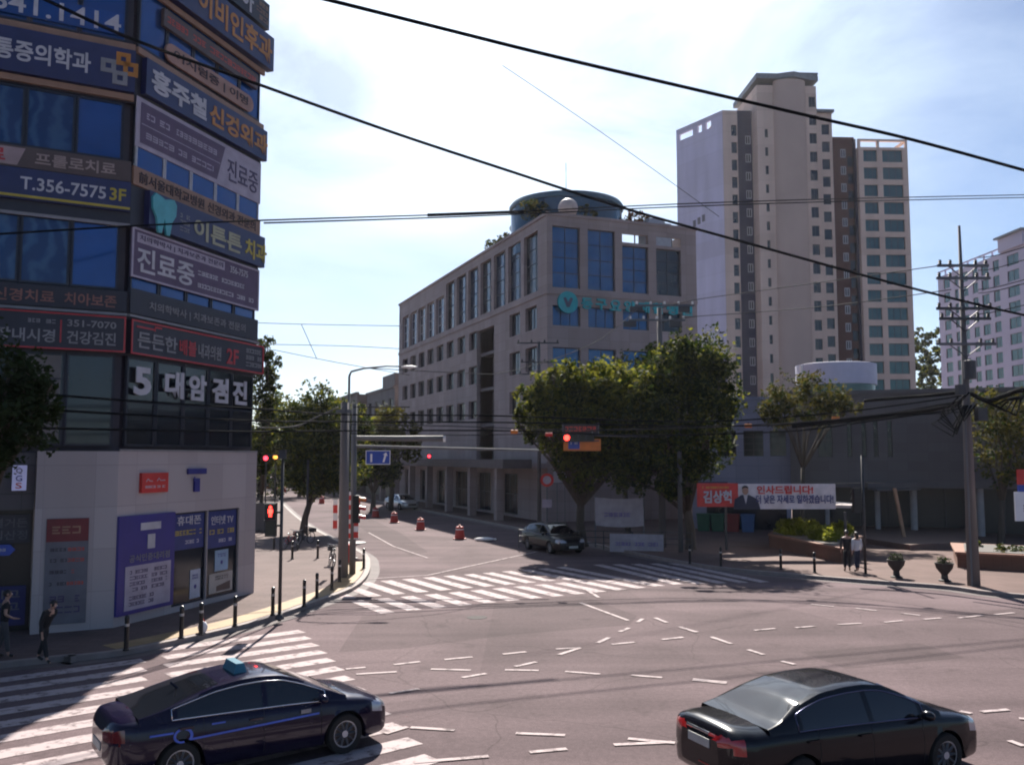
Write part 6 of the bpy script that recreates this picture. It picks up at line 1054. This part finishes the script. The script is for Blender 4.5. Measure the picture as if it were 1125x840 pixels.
def person(label, loc, rz, h, top, bottom, stride=.0, lean=0., armsw=.1, sleeve=1.0, longhair=False, hold=None, group=None):
    t = thing('person', label, 'person', loc, rz, group); k = h/1.76; ca, sa = math.cos(lean), math.sin(lean)
    def U(x,y,z):                                  # upper body leans about the hips (forward = +y)
        z -= .95; return (x*k, (y*ca+z*sa)*k, (.95+z*ca-y*sa)*k)
    def B(x,y,z): return (x*k,y*k,z*k)
    J, E = [], []
    def a(p, r, par=None):
        J.append((p, r if not isinstance(r,tuple) else tuple(q*k for q in r))); 
        if not isinstance(r,tuple): J[-1] = (p, r*k)
        if par is not None: E.append((par,len(J)-1))
        return len(J)-1
    pel = a(U(0,0,.95),(.075,.055)); wa = a(U(0,0,1.10),(.085,.065),pel); ch = a(U(0,.0,1.30),(.155,.11),wa); uc = a(U(0,-.01,1.43),(.13,.085),ch); nb = a(U(0,0,1.50),.055,uc); nk = a(U(0,.015,1.55),.052,nb); hl = a(U(0,.03,1.60),(.062,.075),nk); hm = a(U(0,.03,1.67),(.075,.095),hl); ht = a(U(0,.015,1.735),(.055,.07),hm); a(U(0,.135,1.645),.012,hm)
    arms, legs = [], []
    for s in (-1,1):
        sw = armsw*s
        sh = a(U(s*.185,0,1.425),.058,uc); el = a(U(s*.235,-.03+sw*.5,1.15),.043,sh)
        if hold == s: el_ = U(s*.235,-.02,1.15); wr = a(U(s*.20,.20,1.05),.030,el); hd_ = a(U(s*.18,.27,1.04),(.036,.02),wr); dv = (0,.09,-.01)
        else: wr = a(U(s*.245,.04+sw*1.4,.90),.029,el); hd_ = a(U(s*.245,.06+sw*1.5,.83),(.022,.036),wr); dv = (0,.015,-.09)
        bp = J[hd_][0]
        for q in range(4):
            ox = (q-1.5)*.019*k; l = (.85,1.0,.95,.75)[q]; o_ = (0,ox,0) if hold != s else (ox,0,0)
            p1 = tuple(bp[i]+o_[i]+dv[i]*.45*k*l for i in range(3)); p2 = tuple(bp[i]+o_[i]+dv[i]*.95*k*l+(0,.012*k,0)[i] for i in range(3)); f1 = a(p1,.0095,hd_); a(p2,.008,f1)
        th = a((bp[0]-s*.01*k,bp[1]+.035*k,bp[2]+.0),.011,hd_); a((bp[0]-s*.015*k,bp[1]+.05*k,bp[2]-.035*k),.009,th); arms.append((sh,el,wr))
        st = stride*s; hp = a(B(s*.075,0,.88),.055,pel); kn = a(B(s*.095,st*.5+.02,.50),.045,hp); an = a(B(s*.10,st-(.04 if st < 0 else 0),.09+(.03 if st < -.1 else 0)),.038,kn); to = a(B(s*.115,st+.14,.035),.035,an); legs.append((hp,kn,an,to))
    skin_mesh(J, E, 'body', M_skin, t)
    g = lambda i, r: (J[i][0], tuple(q*k for q in r) if isinstance(r,tuple) else r*k)
    T = [(U(0,0,.84),(.165*k,.125*k)),g(wa,(.15,.112)),g(ch,(.175,.13)),g(uc,(.15,.105)),(U(0,0,1.485),.075*k)]; TE_ = [(0,1),(1,2),(2,3),(3,4)]
    for (sh,el,wr) in arms:
        n_ = len(T); T.append(g(sh,.072)); T.append((tuple(J[sh][0][i]*(1-.55)+J[el][0][i]*.55 for i in range(3)) if sleeve < .6 else J[el][0],.06*k)); TE_ += [(3,n_),(n_,n_+1)]
        if sleeve >= .6: T.append((tuple(J[el][0][i]*.15+J[wr][0][i]*.85 for i in range(3)),.045*k)); TE_.append((n_+1,n_+2))
    skin_mesh(T, TE_, 'shirt', top, t)
    T = [(U(0,0,1.02),(.14*k,.105*k)),(B(0,0,.93),(.15*k,.115*k))]; TE_ = [(0,1)]
    for (hp,kn,an,to) in legs: n_ = len(T); T += [g(hp,.10),g(kn,.072),(tuple(J[kn][0][i]*.12+J[an][0][i]*.88 for i in range(3)),.058*k)]; TE_ += [(1,n_),(n_,n_+1),(n_+1,n_+2)]
    skin_mesh(T, TE_, 'trousers', bottom, t)
    for (hp,kn,an,to) in legs: skin_mesh([(J[an][0],.045*k),(tuple((J[an][0][i]+J[to][0][i])/2 for i in range(3)),.047*k),(J[to][0],.043*k)], [(0,1),(1,2)], 'shoe', M_black, t)
    hc = Vector(U(0,.005,1.685)); mb = MB(); mb.ball(hc, .092*k,.112*k,.10*k, 16, 10)
    mb.v = [(x, min(y, hc.y+.075*k) if z < hc.z+.035*k else y, z) for x,y,z in mb.v]; 
    if longhair: mb.ball(Vector(U(0,-.055,1.58)), .085*k,.05*k,.14*k, 14, 8)
    mb.build('hair', M_hair, t, True)
    for s in (-1,1): mb = MB(); mb.ball(U(s*.032,.122,1.672),.011*k); mb.build('eye', M_white, t, True); mb = MB(); mb.ball(U(s*.088,.02,1.66),.014*k,.03*k,.035*k); mb.build('ear', M_skin, t, True)
    mb = MB(); mb.ball(U(0,.118,1.612),.026*k,.01*k,.007*k); mb.build('mouth', mk('lips',(.25,.09,.08),.5), t, True); return t
z_ = SW
person('person in black clothes standing on the plaza beside one in white', G(931,627,z_), R(-14), 1.74, M_cloth_b, M_cloth_b, .04, 0, .02)
person('person in a white top and dark trousers standing on the plaza', G(942,627.5,z_), R(12), 1.68, M_cloth_w, M_cloth_n, .08, 0, .05, longhair=True)
person('stooped person in dark clothes walking past the shops in the shade', G(47,727,z_), R(-110), 1.52, M_cloth_b, M_cloth_b, .26, .42, .14)
person('person in dark clothes half cut by the left picture edge', G(3,722,z_), R(-60), 1.62, M_cloth_b, M_cloth_g, .12, .05, .06, sleeve=.5, hold=1)
# ------------------------------------------------------------------ bicycles
def bicycle(label, loc, rz, fm, lean=.12):
    t = thing('bicycle', label, 'bicycle', loc, rz); t.rotation_euler = (lean,0,rz); r = .32
    for x in (-.52,.52):
        mb = MB(); mb.tube([(x+r*math.cos(2*math.pi*k/24),0,r+.0+r*math.sin(2*math.pi*k/24)) for k in range(25)],.022,6,cap=False); o = mb.build('wheel', M_rubber, t, True); mb = MB(); [mb.tube([(x,0,r),(x+r*math.cos(math.pi*k/7),0,r+r*math.sin(math.pi*k/7))],.004,4) for k in range(14)]; mb.lathe([(.03,-.04),(.03,.04)],8,(x,0,r),axis='y'); mb.build('spokes', M_rim, o)
    mb = MB(); [mb.tube(q,.018,6) for q in ([(-.52,.03,.32),(-.12,0,.30)],[(-.12,0,.30),(-.22,0,.78)],[(-.12,0,.30),(.36,0,.72)],[(-.2,0,.70),(.34,0,.80)],[(-.52,.03,.32),(-.2,0,.70)],[(.52,0,.32),(.40,0,.66),(.33,0,.92)])]; mb.build('frame', fm, t, True)
    mb = MB(); mb.tube([(.22,-.27,.98),(.34,-.12,.96),(.33,0,.94),(.34,.12,.96),(.22,.27,.98)],.013,6); mb.build('handlebar', M_rim, t, True); mb = MB(); mb.ball((-.25,0,.82),.14,.07,.035,12,6); mb.tube([(-.22,0,.76),(-.24,0,.81)],.014,6); mb.build('saddle', M_black, t, True)
    mb = MB(); mb.lathe([(.09,-.03),(.09,-.022)],14,(-.12,0,.30),axis='y'); mb.tube([(-.12,-.04,.30),(-.04,-.06,.18)],.01,5); mb.box(-.08,.0,-.12,-.05,.165,.185); mb.build('crank', M_dpole, t)
    mb = MB(); mb.box(.42,.74,-.16,.16,.66,.69); [mb.box(a,b,c,d,.691,.86) for a,b,c,d in ((.42,.43,-.16,.16),(.73,.74,-.16,.16),(.431,.729,-.16,-.15),(.431,.729,.15,.16))]; mb.build('basket', M_dpole, t); return t
bicycle('dark bicycle with red frame parked left of the tree trunk', G(318,602,SW), R(70), M_reddim); bicycle('black bicycle parked against the tree trunk in shade', G(328,603,SW), R(100), M_black, -.1); bicycle('black bicycle parked right behind the first bicycles', G(334,597,SW), R(60), M_black)
bicycle('dark bicycle leaning beside the stout concrete pole', G(364,622,SW), R(110), M_dpole)
p = G(388,613,SW); t = thing('street_stall_table','small dark round table with red box behind the twin poles','table',p); mb = MB(); mb.lathe([(.0+.01,.72),(.62,.73),(.62,.77),(.01,.78)],20); mb.build('table_top', M_dpole, t, 'auto'); mb = MB(); mb.tube([(0,0,0),(0,0,.72)],.04); mb.lathe([(.25,0),(.24,.03)],14); mb.build('leg', M_dpole, t)
p = G(383,617,SW); t = thing('sand_box','red kerbside box behind the twin poles','box',p); mb = MB(); mb.box(-.28,.28,-.25,.25,0,.75); mb.build('box_body', M_reddim, t); mb = MB(); mb.box(-.3,.3,-.27,.27,.751,.82); mb.box(-.06,.06,-.3,-.271,.7,.75); mb.build('lid', M_reddim, t)
# low walls behind the clinic pier
p = G(282,585); t = thing('low_wall','low grey block wall beyond the clinic pier','wall',p); mb = MB(); mb.box(-3,1.0,0,.25,0,1.9); mb.build('wall', M_conc, t); mb = MB(); mb.box(-3.05,1.05,-.04,.29,1.901,2.0); mb.build('coping', M_conc, t)

# ------------------------------------------------------------------ thin volume added to pale far things in place of lens veil
m = bpy.data.materials.new('added_haze_air'); m.use_nodes = True; t = m.node_tree; t.nodes.clear(); o = N(t,'ShaderNodeOutputMaterial'); v = N(t,'ShaderNodeVolumePrincipled'); v.inputs['Density'].default_value = ADDED_HAZE; v.inputs['Color'].default_value = (.93,.92,1,1); v.inputs['Anisotropy'].default_value = .45; t.links.new(v.outputs[0], o.inputs['Volume'])
mb = MB(); mb.box(-720,720,-220,920,-6,78); o = mb.build('added_haze', m); o['kind'] = 'stuff'
